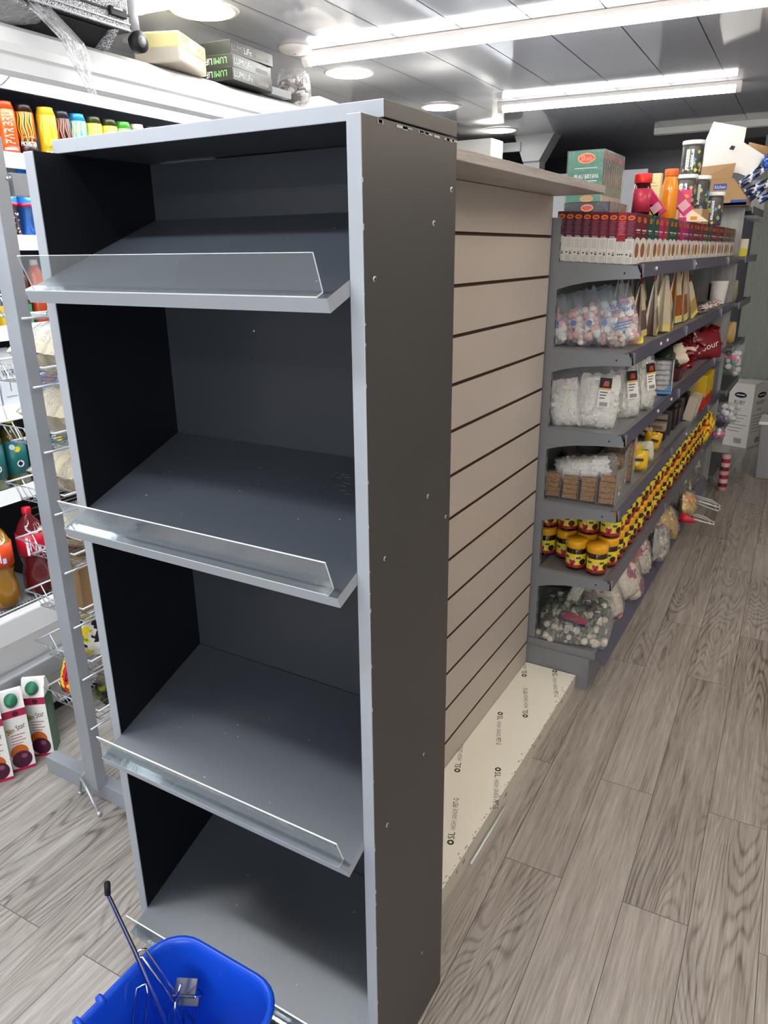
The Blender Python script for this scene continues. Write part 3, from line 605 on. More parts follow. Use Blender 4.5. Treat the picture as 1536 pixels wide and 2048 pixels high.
# ================================================================== stocked shelving run
GX, GY = -0.826, 2.505
go = thing('gondola_shelving', 'long run of grey metal shop shelving with five stocked shelves along the aisle', 'shop shelving', (GX, GY, 0))
def gb(b, name, parent=go, **k): return b.build(name, parent, off=(GX, GY, 0), **k)
ys = [2.507, 3.505, 4.64, 5.17]
for i in range(3):
    b = MB(); b.box((-.845, ys[i], .13), (-.83, ys[i + 1] - .003, 1.70), M_GMETD); gb(b, 'back_panel')
for y in ys[:3] + [5.15]:
    b = MB(); b.box((-.829, y + .004, .172), (-.80, y + .025, 1.70), M_GMET)
    for k in range(30): b.box((-.8001, y + .009, .2 + k * .05), (-.7997, y + .016, .225 + k * .05), M_BLACK)
    gb(b, 'upright')
SZ = [(1.553, .013), (1.280, .008), (1.007, .005), (0.735, .004), (0.470, .001)]
for z, dz in SZ:
    for i in range(3):
        y0, y1 = ys[i] + .001, ys[i + 1] - .002
        b = MB(); b.prism([(-.80, z + dz), (-.558, z), (-.558, z - .022), (-.80, z + dz - .022)], 'y', y0 + .004, y1 - .004, M_GMET); s = gb(b, 'shelf')
        b = MB(); b.prism([(-.558, z), (-.534, z + .009), (-.526, z - .036), (-.530, z - .037), (-.537, z + .003), (-.556, z - .004)], 'y', y0, y1, M_RAIL, ms=[M_RAIL2, M_RAIL, M_RAIL, M_RAIL, M_RAIL2, M_RAIL2])
        b.box((-.5335, y0, z + .004), (-.524, y0 + .004, z - .036), M_RAIL2); pr = b.build('price_rail', s); pr.location = (-GX, -GY, 0)
        for yy in (y0, y1 - .003):
            b = MB(); b.prism([(-.815, z + dz - .004), (-.56, z - .003), (-.545, z - .001), (-.530, z - .034), (-.532, z - .040), (-.62, z - .044), (-.70, z - .052), (-.76, z - .064), (-.815, z - .082)], 'y', yy, yy + .0025, M_GMET)
            if yy == y0: b.box((-.585, yy - .0005, z - .027), (-.580, yy, z - .021), M_BLACK)
            o = b.build('bracket', s); o.location = (-GX, -GY, 0)
for i in range(3):
    y0, y1 = ys[i], ys[i + 1] - .002
    b = MB(); b.prism([(-.82, .169), (-.561, .169), (-.561, .1355), (-.828, .1355), (-.828, .169)], 'y', y0 + .003, y1, M_GMET); s = gb(b, 'base_deck')
    b = MB(); b.prism([(-.561, .170), (-.522, .126), (-.526, .124), (-.563, .160)], 'y', y0, y1, M_RAIL); b.build('price_rail', s).location = (-GX, -GY, 0)
    b = MB(); b.prism([(-.850, .0), (-.581, .0), (-.581, .135), (-.850, .145)], 'y', y0, y1, M_GMET)
    b.box((-.826, y0 - .003, .132), (-.578, y0, .138), M_GMET); b.box((-.70, y0 - .002, .035), (-.578, y0, .040), M_GMET); gb(b, 'kick_panel')
b = MB(); rnd = random.Random(2)
for z, yy in ((1.553, 2.72), (1.553, 3.55), (1.553, 4.68), (1.28, 2.95), (1.28, 3.08), (1.007, 3.05), (1.007, 3.33), (0.735, 3.9)):
    b.box((-.5305, yy, z - .018), (-.5265, yy + .012, z - .008), M_PAPER)
gb(b, 'price_stubs')
# grey wood end panel and the small end unit past it
b = MB(); b.box((-.83, 5.18, 0), (-.535, 5.20, 1.832), M_PANELWOOD); tag(b.build('upright_divider_board', loc=(-.68, 5.19, 0), off=(-.68, 5.19, 0), bevel=.001), 'grey wood-grain upright board closing the far end of the stocked shelving', 'board')
eu = thing('end_shelf_unit', 'narrow grey shelf unit just past the wood-grain end panel', 'shop shelving', (-.68, 5.21, 0))
b = MB(); b.box((-.84, 5.205, 0), (-.82, 5.9, 1.80), M_GMETD); b.build('back_panel', eu, off=(-.68, 5.21, 0))
for z in (.16, .47, .735, 1.007, 1.28, 1.553, 1.83):
    b = MB(); b.box((-.82, 5.207, z - .02), (-.50, 5.9, z), M_GMETD); s = b.build('shelf', eu, off=(-.68, 5.21, 0))
    b = MB(); b.box((-.50, 5.21, z - .035), (-.495, 5.9, z + .006), M_GMET); b.build('price_rail', s).location = (.68, -5.21, 0)

# ================================================================== wire bread rack between the stand and the chiller
rk = thing('wire_bread_rack', 'silver post rack with wire baskets standing between the chiller and the dark stand', 'bread rack', (-1.715, 1.19, 0))
def rb(b, name, parent=rk, **k): return b.build(name, parent, off=(-1.715, 1.19, 0), **k)
for yy in (1.15, 2.10):
    b = MB(); b.box((-1.753, yy, 0.055), (-1.702, yy + .036, 1.86), M_POST); rb(b, 'post', bevel=.002)
    b = MB(); b.box((-1.985, yy + .005 + .02, 0), (-1.45, yy + .065, 0.058), M_POST); rb(b, 'foot', bevel=.002)
b = MB(); b.box((-1.735, 1.20, 1.735), (-1.705, 2.10, 1.785), M_POST); rb(b, 'top_rail', bevel=.001)
b = MB(); b.lathe([(.006, 0), (.006, .006), (.003, .009)][::1], M_STEEL, 12, M=Matrix.Translation((-1.69, 1.175, 1.77)) @ Matrix.Rotation(PI / 2, 4, 'Y')); rb(b, 'bolt')
b = MB(); b.tube([(-1.80, 1.155, .012), (-1.76, 1.14, .09), (-1.67, 1.12, .012)], .005, M_WIRE); b.tube([(-1.76, 1.14, .09), (-1.74, 1.175, .13)], .005, M_WIRE)
for p in ((-1.80, 1.155, .008), (-1.67, 1.12, .008)): b.lathe([(.004, -.008), (.008, -.003), (.008, .003), (.004, .008)], M_WIRE, 10, c=p)
rb(b, 'foot_brace')
TR = .047
TZ = [1.455, 1.287, 1.118, .948, .778, .611, .443, .275]
def basket(z, y0=1.19, y1=1.95, x0=-1.945, x1=-1.690, d=.05):
    z = z + TR
    b = MB(); R = .0032
    b.tube([(x0, y0, z), (x1, y0, z), (x1, y1, z), (x0, y1, z)], R, M_WIRE, 6, closed=True)
    b.tube([(x0 + .03, y0 + .02, z - d), (x1 - .03, y0 + .02, z - d), (x1 - .03, y1, z - d), (x0 + .03, y1, z - d)], .0024, M_WIRE, 6, closed=True)
    for k in range(7):
        x = x0 + .04 + k * (x1 - x0 - .08) / 6; b.tube([(x, y0, z), (x, y0 + .02, z - d), (x, y1, z - d), (x, y1, z)], .0018, M_WIRE, 5)
    for k in range(9):
        y = y0 + .05 + k * (y1 - y0 - .08) / 8; b.tube([(x0, y, z), (x0 + .03, y, z - d), (x1 - .03, y, z - d), (x1, y, z)], .0018, M_WIRE, 5)
    return b
for z in TZ:
    o = rb(basket(z), 'wire_basket')
    b = MB(); b.tube([(-1.694, 1.155, z + .002), (-1.692, 1.30, z)], .0035, M_WIRE, 6); b.build('hook_arm', o).location = (1.715, -1.19, 0)
M_BREAD = mat('flatbread_in_bag', '#e0d2b0', 0.5, var=0.28, vscale=22, bump=0.9, bscale=26)
M_BROWNB = mat('toasted_flatbread', '#b98a52', 0.6, var=0.25, vscale=24, bump=0.5, bscale=30)
def flatbag(lab, name, z, x, ms, w=.40, d=.34, h=.10, seed=1, y=1.24, group='bags in the wire bread rack', inner=None, cat='bread bag'):
    t = thing(name, lab, cat, (x, y, z), 0, group)
    M = Matrix.Rotation(-PI / 2, 4, 'X') @ Matrix.Identity(4)
    M = Matrix(((1, 0, 0, 0), (0, 0, 1, 0), (0, -1, 0, h / 2), (0, 0, 0, 1)))
    b = MB()
    if inner: inner(b, M)
    else: pillow(b, w * .93, d * .93, h * .86, ms, seed, .006, M=M, base=.5)
    b.build('contents', t)
    b = MB(); pillow(b, w, d, h, M_FILM2, seed + 3, .008, M=M); b.build('clear_bag', t)
    return t
z0 = lambda i: TZ[i] + .004
flatbag('clear bag of pale flatbreads with one toasted spot, uppermost in the rack', 'bread_bag', z0(1), -1.815, M_BREAD, w=.23, h=.135, seed=2)
flatbag('clear bag of flatbreads with loose clear top, second bread bag down', 'bread_bag', z0(2), -1.815, M_BREAD, w=.23, h=.14, seed=5)
flatbag('clear bag of crumpled flatbreads, third bread bag down', 'bread_bag', z0(3), -1.815, M_BREAD, w=.23, h=.14, seed=9)
flatbag('lowest clear bag of flatbreads, just above the brown box', 'bread_bag', z0(3) - .001 - .168, -1.815, M_BREAD, w=.23, h=.12, seed=12)
for k, (z, x) in enumerate(((TZ[3], -1.545), )):
    b = MB(); b.box((-.07, -.04, 0), (.05, .20, .14), M_CARD, M=Matrix.Rotation(.1, 4, 'Z')); tag(b.build('cardboard_box', loc=(-1.80, 1.27, z0(5))), 'plain tan cardboard box in the middle of the wire rack', 'box')
def snackbag(lab, cols, z, x, w, h, seed, rot=0.1, y=1.23, tex=None, pos=None, group='snack bags low in the wire rack'):
    t = thing('snack_bag', lab, 'snack bag', (x, y, z), rot, group)
    def mf(u, v):
        r = noise.noise(Vector((u * 3 + seed, v * 4, seed)))
        return cols[min(len(cols) - 1, max(0, int((r + .45) / .9 * len(cols))))]
    b = MB(); pillow(b, w, h, .07, mf, seed, .005, M=Matrix.Rotation(-.15, 4, 'X')); b.build('bag_body', t)
    return t
cY, cR, cG, cK, cW = paint('#e8cf1e', .25), paint('#c8242a', .25), paint('#5f9a34', .25), M_BLACK, paint('#e6e3da', .3)
snackbag('green, yellow and black patterned snack bag right of the rack post', [cG, cY, cW, cK], z0(6), -1.80, .2, .12, 3, y=1.27)
snackbag('cream snack bag with red corner behind the patterned one', [cW, cW, cW, cR], z0(6), -1.76, .12, .11, 7, y=1.37)
snackbag('yellow and red snack bag left of the rack post', [cY, cY, cR, cK], z0(7) + .001, -1.90, .08, .12, 14, y=1.26)
snackbag('dark and lime green bag tucked low behind the stand edge', [paint('#7d8a1c', .3), paint('#3c4018', .3), M_BLACK], .226, -1.80, .16, .10, 23, y=1.33)
M_NUT = mat('brown_nuts', '#7d5f42', .5, var=.3, vscale=40)
def nuts(b, M): lumps(b, .19, .16, .10, [M_NUT, mat('brown_nuts_dark', '#5f4630', .5)], 170, .013, 4, M=M)
t = thing('nut_bag', 'clear bag of brown nuts in the lowest basket', 'nut bag', (-1.80, 1.30, 0), 0.0, None)
t.location.z = z0(7)
M = Matrix(((1, 0, 0, 0), (0, 0, 1, 0), (0, -1, 0, .05), (0, 0, 0, 1)))
b = MB(); nuts(b, M); b.build('nuts', t); b = MB(); pillow(b, .2, .17, .11, M_FILM, 4, .006, M=M); b.build('clear_bag', t)
# fruit juice cartons on the floor
def juice(x, y, rot, lab, sidec='#215c3a'):
    t = thing('juice_carton', lab, 'juice carton', (x, y, 0), rot, 'juice cartons standing on the floor by the chiller')
    W = .036; base = paint('#efece6', .3); side = paint(sidec, .3)
    b = MB(); b.box((-W, -W, 0), (W, W, .19), base, left=side, back=side, right=side)
    b.add([(-W, -W, .19), (W, -W, .19), (W, W, .19), (-W, W, .19), (-W, -.006, .237), (W, -.006, .237), (W, .006, .237), (-W, .006, .237)],
          [(0, 1, 5, 4), (2, 3, 7, 6), (1, 2, 6, 5), (3, 0, 4, 7), (4, 5, 6, 7)], [paint('#e9e5e2', .3), base, base, side, base])
    O = (0, -W - .0004, 0); r, u = (1, 0, 0), (0, 0, 1)
    mg = paint('#b3234a', .35); pl_ = paint('#4a1230', .35); og = paint('#c8641e', .4)
    b.rect(O, r, u, -W, .168, W, .19, mg); b.oval((0, -W - .0006, 0), r, u, .005, .178, .009, .008, pl_)
    b.text('Sun Star', (0, -W - .0008, .125), (1, 0, .25), (-.25, 0, 1), .016, paint('#1e2a1e', .5), width=.058)
    b.oval((0, -W - .0006, 0), r, u, -.021, .13, .006, .006, paint('#e8b81e', .5))
    for k in range(4): b.rect((0, -W - .0006, 0), r, u, -.02, .112 - k * .009, .022 - (k % 2) * .01, .1145 - k * .009, paint('#b06a6a', .5))
    b.oval((0, -W - .0006, 0), r, u, -.004, .058, .027, .024, og); b.oval((0, -W - .0009, 0), r, u, .0, .034, .030, .027, pl_); b.oval((0, -W - .0011, 0), r, u, .008, .044, .009, .007, paint('#8a4a68', .4))
    b.rect((0, -W - .0012, 0), r, u, -W, 0, W, .009, mg)
    for k in range(9): b.rect((W + .0005, 0, 0), (0, 1, 0), u, -.024, .15 - k * .007, .02 - (k % 3) * .006, .1515 - k * .007, paint('#8fb49c', .5))
    b.build('carton_body', t)
    b = MB(); b.lathe([(.018, 0), (.0195, .003), (.0195, .016), (.017, .020)], paint('#1f6b4a', .4), 20, M=Matrix.Translation((0, -.023, .209)) @ Matrix.Rotation(.7, 4, 'X')); b.build('cap', t)
    for o in t.children: o.scale = (1, 1, 1.2)
juice(-2.10, 1.085, math.radians(60), 'juice carton with green cap at the left edge, leftmost of the three')
juice(-2.093, 1.16, math.radians(62), 'middle of three green-capped juice cartons on the floor')
juice(-2.09, 1.248, math.radians(38), 'rightmost juice carton on the floor, turned to show its dark green side')

# ================================================================== blue basket with wire hooks
bk_ = thing('shopping_basket', 'bright blue plastic basket in the foreground at the foot of the dark stand', 'basket', (-.815, .555, 0))
def rr(w, d, r, n=7):
    out = []
    for cx, cy, a0 in ((w / 2 - r, d / 2 - r, 0), (-w / 2 + r, d / 2 - r, 90), (-w / 2 + r, -d / 2 + r, 180), (w / 2 - r, -d / 2 + r, 270)):
        for k in range(n + 1): a = math.radians(a0 + 90 * k / n); out.append((cx + r * math.cos(a), cy + r * math.sin(a)))
    return out
secs = [(.245, .37, .05, .004), (.25, .375, .055, .001), (.262, .39, .06, .12), (.276, .405, .065, .288), (.290, .42, .070, .290), (.300, .43, .075, .296), (.302, .432, .076, .303), (.296, .426, .073, .309), (.284, .414, .069, .309), (.276, .406, .066, .303), (.272, .400, .064, .29), (.257, .385, .057, .12), (.243, .368, .05, .012)]
vs = []; fs = []; n = len(rr(1, 1, .1))
for w_, d_, r_, z_ in secs: vs += [(x, y, z_) for x, y in rr(w_, d_, r_)]
for i in range(len(secs) - 1):
    for k in range(n): l = (k + 1) % n; fs.append((i * n + k, i * n + l, (i + 1) * n + l, (i + 1) * n + k))
fs.append(tuple(range(n))[::-1]); fs.append(tuple((len(secs) - 1) * n + k for k in range(n)))
b = MB(); b.add(vs, fs, M_BLUEP, True); b.build('tub', bk_)
b = MB()
for yy in (-.02, .03): b.tube([(-.1465 - .001, yy - .004, .303), (-.1465 - .001, yy + .004, .303)], .011, M_BLUEP, 12)
b.build('handle_lugs', bk_)
b = MB(); rnd = random.Random(5)
for k in range(5): b.box((-.03 + rnd.uniform(-.07, .05), .198, .2 + rnd.uniform(0, .05)), (-.03 + rnd.uniform(-.07, .05), .1985, .2 + rnd.uniform(0, .05)), M_BLACK)
# hooks lying in the basket
def hook(name, lab, segs, r=.0035, mt=M_CHROME, tip=None, cat='wire hook'):
    t = thing(name, lab, cat, segs[0][0], 0, 'chrome wire hooks in the blue basket'); o0 = Vector(segs[0][0])
    for i, s in enumerate(segs):
        b = MB(); b.tube([Vector(p) - o0 for p in s], r, mt, 8); b.build(['prong', 'back_wire', 'cross_wire'][min(i, 2)], t)
    if tip:
        b = MB(); b.tube([Vector(p) - o0 for p in tip], r * 1.35, M_BLACK, 8); b.build('tip_cover', t)
    return t
hook('slatwall_hook', 'long straight chrome hook with black tip rising out of the basket', [[(-.79, .60, .12), (-.871, .645, .24), (-.921, .642, .388), (-.970, .64, .50), (-.966, .64, .528)]], .0042, tip=[(-.9695, .64, .503), (-.9655, .64, .530)])
hook('slatwall_hook', 'tall double-wire chrome hook looped over at the basket rim', [[(-.952, .664, .335), (-.946, .669, .35), (-.94, .679, .345), (-.893, .695, .24), (-.872, .715, .14)], [(-.953, .664, .33), (-.943, .671, .333), (-.891, .687, .23), (-.880, .70, .12)]], .0028)
hook('slatwall_hook', 'square-bent chrome hook at the left side inside the basket', [[(-.925, .60, .15), (-.934, .62, .22), (-.935, .645, .285), (-.927, .66, .288), (-.922, .655, .26), (-.915, .62, .17)]], .0028)
hook('slatwall_hook', 'forked chrome hook standing in the middle of the basket', [[(-.868, .691, .285), (-.882, .685, .24), (-.900, .68, .2), (-.905, .67, .12)], [(-.882, .685, .24), (-.895, .68, .15), (-.89, .66, .05)]], .0028)
hook('slatwall_hook', 'short chrome loop low at the bottom right of the basket', [[(-.83, .70, .10), (-.832, .725, .15), (-.826, .73, .162), (-.815, .72, .15), (-.815, .70, .10)]], .003)
hook('slatwall_hook', 'thin bent chrome hook under the ticket holder', [[(-.873, .700, .24), (-.885, .705, .2), (-.885, .69, .12)], [(-.852, .708, .245), (-.868, .715, .2), (-.868, .70, .12)]], .0024)
t = thing('ticket_holder', 'small smoky plastic ticket holder on a wire in the blue basket', 'ticket holder', (-.875, .712, .246), (math.radians(38), math.radians(-6), math.radians(22)))
M_TICK = mat('smoky_clear_plastic', '#39405c', .12, alpha=.85, coat=.6)
b = MB(); b.box((-.026, -.010, 0), (.018, .018, .003), M_TICK); b.box((-.026, -.014, .003), (.018, -.010, .012), M_TICK); b.box((-.014, -.028, -.003), (.028, -.014, .006), M_TICK); b.build('holder_plate', t, bevel=.001)
b = MB(); b.tube([(.02, -.014, .0), (.022, -.01, -.03), (.0, .0, -.05)], .0018, M_CHROME, 6); b.build('clip_wire', t)
hook('black_cable_stub', 'short black cable end at the bottom left of the basket', [[(-.925, .61, .20), (-.915, .60, .185), (-.90, .59, .17)]], .005, M_BLACK, cat='cable')

# ================================================================== stock: spice boxes on the top shelf
BW, BT, BH = .086, .0272, .152          # front width (along the aisle), thickness, height
COLS = {'maroon': '#6b1f33', 'red': '#a32a3a', 'wine': '#4d2230', 'green': '#1f4d3e', 'magenta': '#b01f66', 'purple': '#8a1f78', 'pink': '#c22a5c', 'brown': '#5b4a3c'}
M_OR = paint('#e8902a', .35); M_RD = paint('#c8281e', .35); M_DISH = mat('printed_curry_dish', '#8f5a36', .45, var=.45, vscale=140); M_RICE = mat('printed_rice_dish', '#b58a54', .45, var=.4, vscale=160)
def spice_mesh(col, red=False, pale=False, dish=0, tophi=False):
    c = paint(COLS[col], .3); lower = paint('#d9d6cf', .35)
    b = MB(); b.box((-BT, 0, 0), (0, BW, BH), c, top=paint('#e9e6da', .4) if tophi else c)
    # front face looks along +X
    r, u = (0, 1, 0), (0, 0, 1); e = .0004
    b.rect((e, 0, 0), r, u, 0, 0, BW, BH * .46, lower)
    b.oval((e * 1.6, 0, 0), r, u, BW * .5, BH * .24, BW * .40, BH * .17, paint('#efe9dc', .35), n=18)
    b.oval((e * 2.2, 0, 0), r, u, BW * .5, BH * .27, BW * .32, BH * .15, M_DISH if dish == 0 else M_RICE, n=18)
    b.add([(e * 1.4, BW * t_, BH * (.46 + .07 * math.sin(PI * t_))) for t_ in [i / 8 for i in range(9)]] + [(e * 1.4, BW, BH * .44), (e * 1.4, 0, BH * .44)], [tuple(range(11))], lower)
    b.oval((e * 2, 0, 0), r, u, BW * .5, BH * .87, BW * .24, BH * .055, M_OR); b.oval((e * 2.6, 0, 0), r, u, BW * .5, BH * .87, BW * .18, BH * .038, M_RD)
    b.text('Shan', (e * 3, BW * .5, BH * .848), r, u, BH * .042, M_OR, width=BW * .28)
    b.rect((e * 2, 0, 0), r, u, BW * .18, BH * .655, BW * .82, BH * .685, paint('#d8b8a8', .5)); b.rect((e * 2, 0, 0), r, u, BW * .25, BH * .61, BW * .75, BH * .625, paint('#b08a80', .5))
    # narrow face looks along -Y
    O = (-BT, -e, 0); r = (1, 0, 0)
    cc = paint(COLS['red'], .3) if red else c
    split = .50 if not red else .44
    b.rect(O, r, u, 0, 0, BT, BH * split, lower); b.rect((-BT, -e * 1.1, 0), r, u, 0, BH * split, BT, BH, cc)
    O2 = (-BT, -e * 2, 0)
    b.oval(O2, r, u, BT * .5, BH * .90, BT * .40, BH * .045, M_OR); b.oval((-BT, -e * 2.5, 0), r, u, BT * .5, BH * .90, BT * .3, BH * .028, M_RD)
    pk = paint('#c98a94' if red else '#8c5a68', .5)
    for k in range(9): b.rect(O2, r, u, BT * (.12 + .05 * (k % 3)), BH * (.57 + k * .031), BT * (.88 - .06 * ((k * 7) % 4)), BH * (.582 + k * .031), pk)
    if not red: b.rect(O2, r, u, BT * .22, BH * .505, BT * .78, BH * .535, paint('#cfcac4', .5)); b.rect(O2, r, u, BT * .3, BH * .512, BT * .7, BH * .528, M_INK2)
    for k in range(6): b.rect(O2, r, u, BT * .2, BH * (.30 + k * .03), BT * (.8 - .05 * (k % 2)), BH * (.306 + k * .03), M_INK2)
    if not red:
        b.oval(O2, r, u, BT * .3, BH * .19, BT * .16, BH * .025, paint('#3f7a2e', .5), n=4); b.rect(O2, r, u, BT * .62, BH * .15, BT * .88, BH * .18, paint('#6b2434', .5)); b.rect(O2, r, u, BT * .62, BH * .19, BT * .88, BH * .215, M_INK2)
    else:
        for q in (.2, .45, .7): b.rect(O2, r, u, BT * q, BH * .17, BT * (q + .16), BH * .20, M_INK)
    for k in range(5): b.rect(O2, r, u, BT * .15, BH * (.02 + k * .025), BT * (.85 - .1 * (k % 2)), BH * (.027 + k * .025), M_INK2)
    return b
_sp = {}
def spice(col, x, y, z, lab, red=False, dish=0, rot=0, grp='spice boxes on the top shelf', tophi=False):
    k = (col, red, dish, tophi)
    if k not in _sp: o = spice_mesh(col, red, False, dish, tophi).build('spice_box'); _sp[k] = o
    else: o = _sp[k].copy(); C.objects.link(o)
    o.location = (x, y, z); o.rotation_euler = rot if isinstance(rot, tuple) else (0, 0, rot); return tag(o, lab, 'spice box', grp)
names = ['ninth', 'eighth', 'seventh', 'sixth', 'fifth', 'fourth', 'third', 'second', 'first']
for k in range(9):
    col = 'maroon' if k <= 4 else 'wine'
    x = -.566 - k * .0278; zz = 1.5545 + (.013 * (k * .0278) / .242)
    spice(col, x, 2.522 + (.001 * (k % 3)), zz + .001, ['narrow end of the front right spice box, at the corner of the top shelf', 'spice box with brighter red upper panel, second from the right in the end row'][k] if k < 2 else 'maroon and white spice box end, %s from the left in the end row' % names[k], red=(k == 1), rot=(0, .0, -.03 if k == 1 else 0))
row = ['maroon', 'green', 'green', 'magenta', 'red', 'green', 'green', 'maroon', 'magenta', 'purple', 'maroon', 'maroon', 'maroon', 'maroon', 'maroon', 'green', 'green', 'wine', 'maroon', 'maroon', 'maroon', 'wine', 'brown', 'brown', 'brown', 'brown', 'brown', 'brown']
for i, c in enumerate(row):
    y = 2.522 + (i + 1) * .0905
    spice(c, -.566 + (.002 * ((i * 7) % 3 - 1)), y, 1.5555, '%s spice box with dish picture, %s back along the aisle edge from the corner' % (c, ORD[i]), dish=i % 2, tophi=(i in (11, 12, 13, 16, 17, 18, 19)), rot=.02 * ((i * 5) % 3 - 1))
for i in range(6):      # second row behind, whose tops hold the things stacked above
    spice('wine', -.625, 2.612 + i * .0905, 1.5575, 'dark wine spice box inside the second row, %s from the end' % ORD[i])
ZT = 1.709
# green packs in shrink wrap
gp = None
def packmesh(col, w, h, t_, front):
    b = MB(); c = paint(col, .3); b.box((0, 0, 0), (w, t_, h), c); O = (0, -.0004, 0); r, u = (1, 0, 0), (0, 0, 1)
    if front:
        b.oval((0, -.0006, 0), r, u, w * .52, h * .86, w * .25, h * .10, M_OR); b.oval((0, -.0010, 0), r, u, w * .52, h * .86, w * .22, h * .08, M_RD)
        b.text('Shan', (w * .52, -.0016, h * .81), r, u, h * .10, M_OR, width=w * .32)
        b.text('PILAU BIRYANI', (w * .54, -.0012, h * .46), r, u, h * .085, M_PAPER, width=w * .68)
        b.rect((0, -.0006, 0), r, u, w * .2, h * .66, w * .84, h * .675, paint('#a8c0b0', .5))
        for k, q in enumerate((.40, .34, .28)): b.rect((0, -.0006, 0), r, u, w * (.22 + .04 * k), h * q, w * (.86 - .05 * k), h * (q + .022), paint('#a8c0b0', .5))
        b.oval((0, -.0006, 0), r, u, w * .6, h * .06, w * .2, h * .07, M_RICE)
    # spine on +X side
    b.rect((w + .0004, 0, 0), (0, 1, 0), u, .003, h * .86, t_ - .003, h * .95, M_RD)
    b.rect((w + .0004, 0, 0), (0, 1, 0), u, .004, h * .30, t_ - .004, h * .84, paint('#2c4238', .4))
    b.rect((w + .0004, 0, 0), (0, 1, 0), u, 0, 0, t_, h * .12, paint('#c9c2a8', .4)); b.rect((w + .0003, 0, 0), (0, 1, 0), u, 0, 0, .0015, h, paint('#b9c4bd', .4))
    return b
W_, H_, T_ = .120, .160, .031
for k in range(9):
    o = packmesh('#1f6b50', W_, H_, T_ - .001, k == 0).build('biryani_box', loc=(-.865, 2.755 + k * T_, 1.758)); tag(o, 'green biryani box printed PILAU BIRYANI, front of the wrapped stack' if k == 0 else 'green boxed mix in the shrink-wrapped stack, %s behind the front one' % ORD[k - 1], 'spice box', 'green boxes in shrink wrap')
b = MB(); b.box((-.869, 2.751, 1.757), (-.741, 3.036, 1.921), M_FILM3); tag(b.build('shrink_wrap', sub=0), 'clear shrink wrap around the green biryani boxes', 'plastic wrap')
b = MB(); b.box((-.87, 2.76, ZT + .0005), (-.715, 3.01, 1.756), mat('black_pack', '#15191f', .3, var=.3, vscale=20)); b.oval((-.79, 2.7593, 1.738), (1, 0, 0), (0, 0, 1), 0, 0, .022, .012, M_OR); b.oval((-.79, 2.7589, 1.738), (1, 0, 0), (0, 0, 1), 0, 0, .018, .008, M_RD)
for k in range(14): b.rect((-.7145, 2.77, 1.711), (0, 1, 0), (0, 0, 1), .002 + k * .016, 0, .012 + k * .016, .04, M_INK2)
tag(b.build('spice_pack'), 'flat black spice pack lying under the green boxes', 'spice pack')
b = MB(); b.box((-.873, 2.757, ZT), (-.71, 3.015, 1.7565), M_FILM3); tag(b.build('shrink_wrap'), 'clear wrap around the flat black pack below the green boxes', 'plastic wrap')
def jar(name, lab, loc, prof, ms, lid, cat='jar', group=None, decals=None, rot=0, seg=22):
    t = thing(name, lab, cat, loc, rot, group); b = MB(); b.lathe(prof, ms, seg)
    if decals: decals(b)
    b.build('jar_body', t); r, z0, z1, c = lid
    b = MB(); b.lathe([(r * .97, z0), (r, z0 + .002), (r, z1 - .003), (r * .93, z1)], paint(c, .35), seg); b.build('lid', t); return t
jar('sauce_jar', 'dark jar with bright red cap and pink label beside the green boxes', (-.665, 3.02, ZT), [(.028, 0), (.032, .006), (.032, .02), (.0322, .02), (.0322, .10), (.030, .10), (.026, .118), (.024, .12)], [paint('#2a1418', .15, coat=.6)] * 2 + [paint('#b8324a', .3)] * 2 + [paint('#2a1418', .15, coat=.6)] * 4, (.031, .118, .15, '#d8261e'))
b = MB(); b.box((0, 0, 0), (.06, .035, .165), mat('cream_box', '#e6d9a0', .4))
for k in range(12): b.rect((0, -.0005, 0), (1, 0, 0), (0, 0, 1), .008, .02 + k * .011, .052 - .01 * (k % 3), .0225 + k * .011, paint('#b8a468', .5))
tag(b.build('ingredient_box', loc=(-.70, 3.20, ZT)), 'tall cream yellow box behind the red-capped jar', 'box')
b = MB(); b.box((0, 0, 0), (.035, .02, .05), paint('#e8cf1e', .3)); tag(b.build('yellow_packet', loc=(-.655, 3.12, ZT)), 'small yellow packet between the red-capped jar and the pink box', 'packet')
jar('squash_bottle', 'orange plastic bottle with orange cap standing on the spice boxes', (-.615, 3.27, ZT), [(.025, 0), (.031, .008), (.031, .12), (.024, .15), (.023, .165)], [paint('#e8901a', .2, coat=.5)] * 4, (.026, .155, .182, '#e0641a'), cat='bottle', decals=lambda b: [b.add([(.0315 * math.cos(-1.2 + .5 * s), .0315 * math.sin(-1.2 + .5 * s), z) for s, z in ((-1, .03 + k * .012), (1, .03 + k * .012), (1, .034 + k * .012), (-1, .034 + k * .012))], [(0, 1, 2, 3)], paint('#c06a10', .4)) for k in range(7)])
def pinkbox(lab, loc, rot, w=.045, t_=.022, h=.10):
    b = MB(); b.box((0, 0, 0), (w, t_, h), paint('#c92a66', .3)); b.rect((0, -.0004, 0), (1, 0, 0), (0, 0, 1), .004, h * .15, w - .004, h * .45, paint('#e0a8b8', .4)); b.oval((0, -.0005, 0), (1, 0, 0), (0, 0, 1), w / 2, h * .8, w * .25, h * .06, M_OR)
    tag(b.build('small_pink_box', loc=loc, rot=rot), lab, 'spice box')
pinkbox('small pink box leaning left in front of the cream box', (-.63, 3.12, ZT + .0), (0, math.radians(-38), 0))
pinkbox('small pink box lying tilted right of the orange bottle', (-.57, 3.38, ZT + .015), (0, math.radians(-42), .3), h=.11)
pinkbox('small pink box upright behind the orange bottle', (-.635, 3.62, ZT), (0, 0, .2), h=.13)
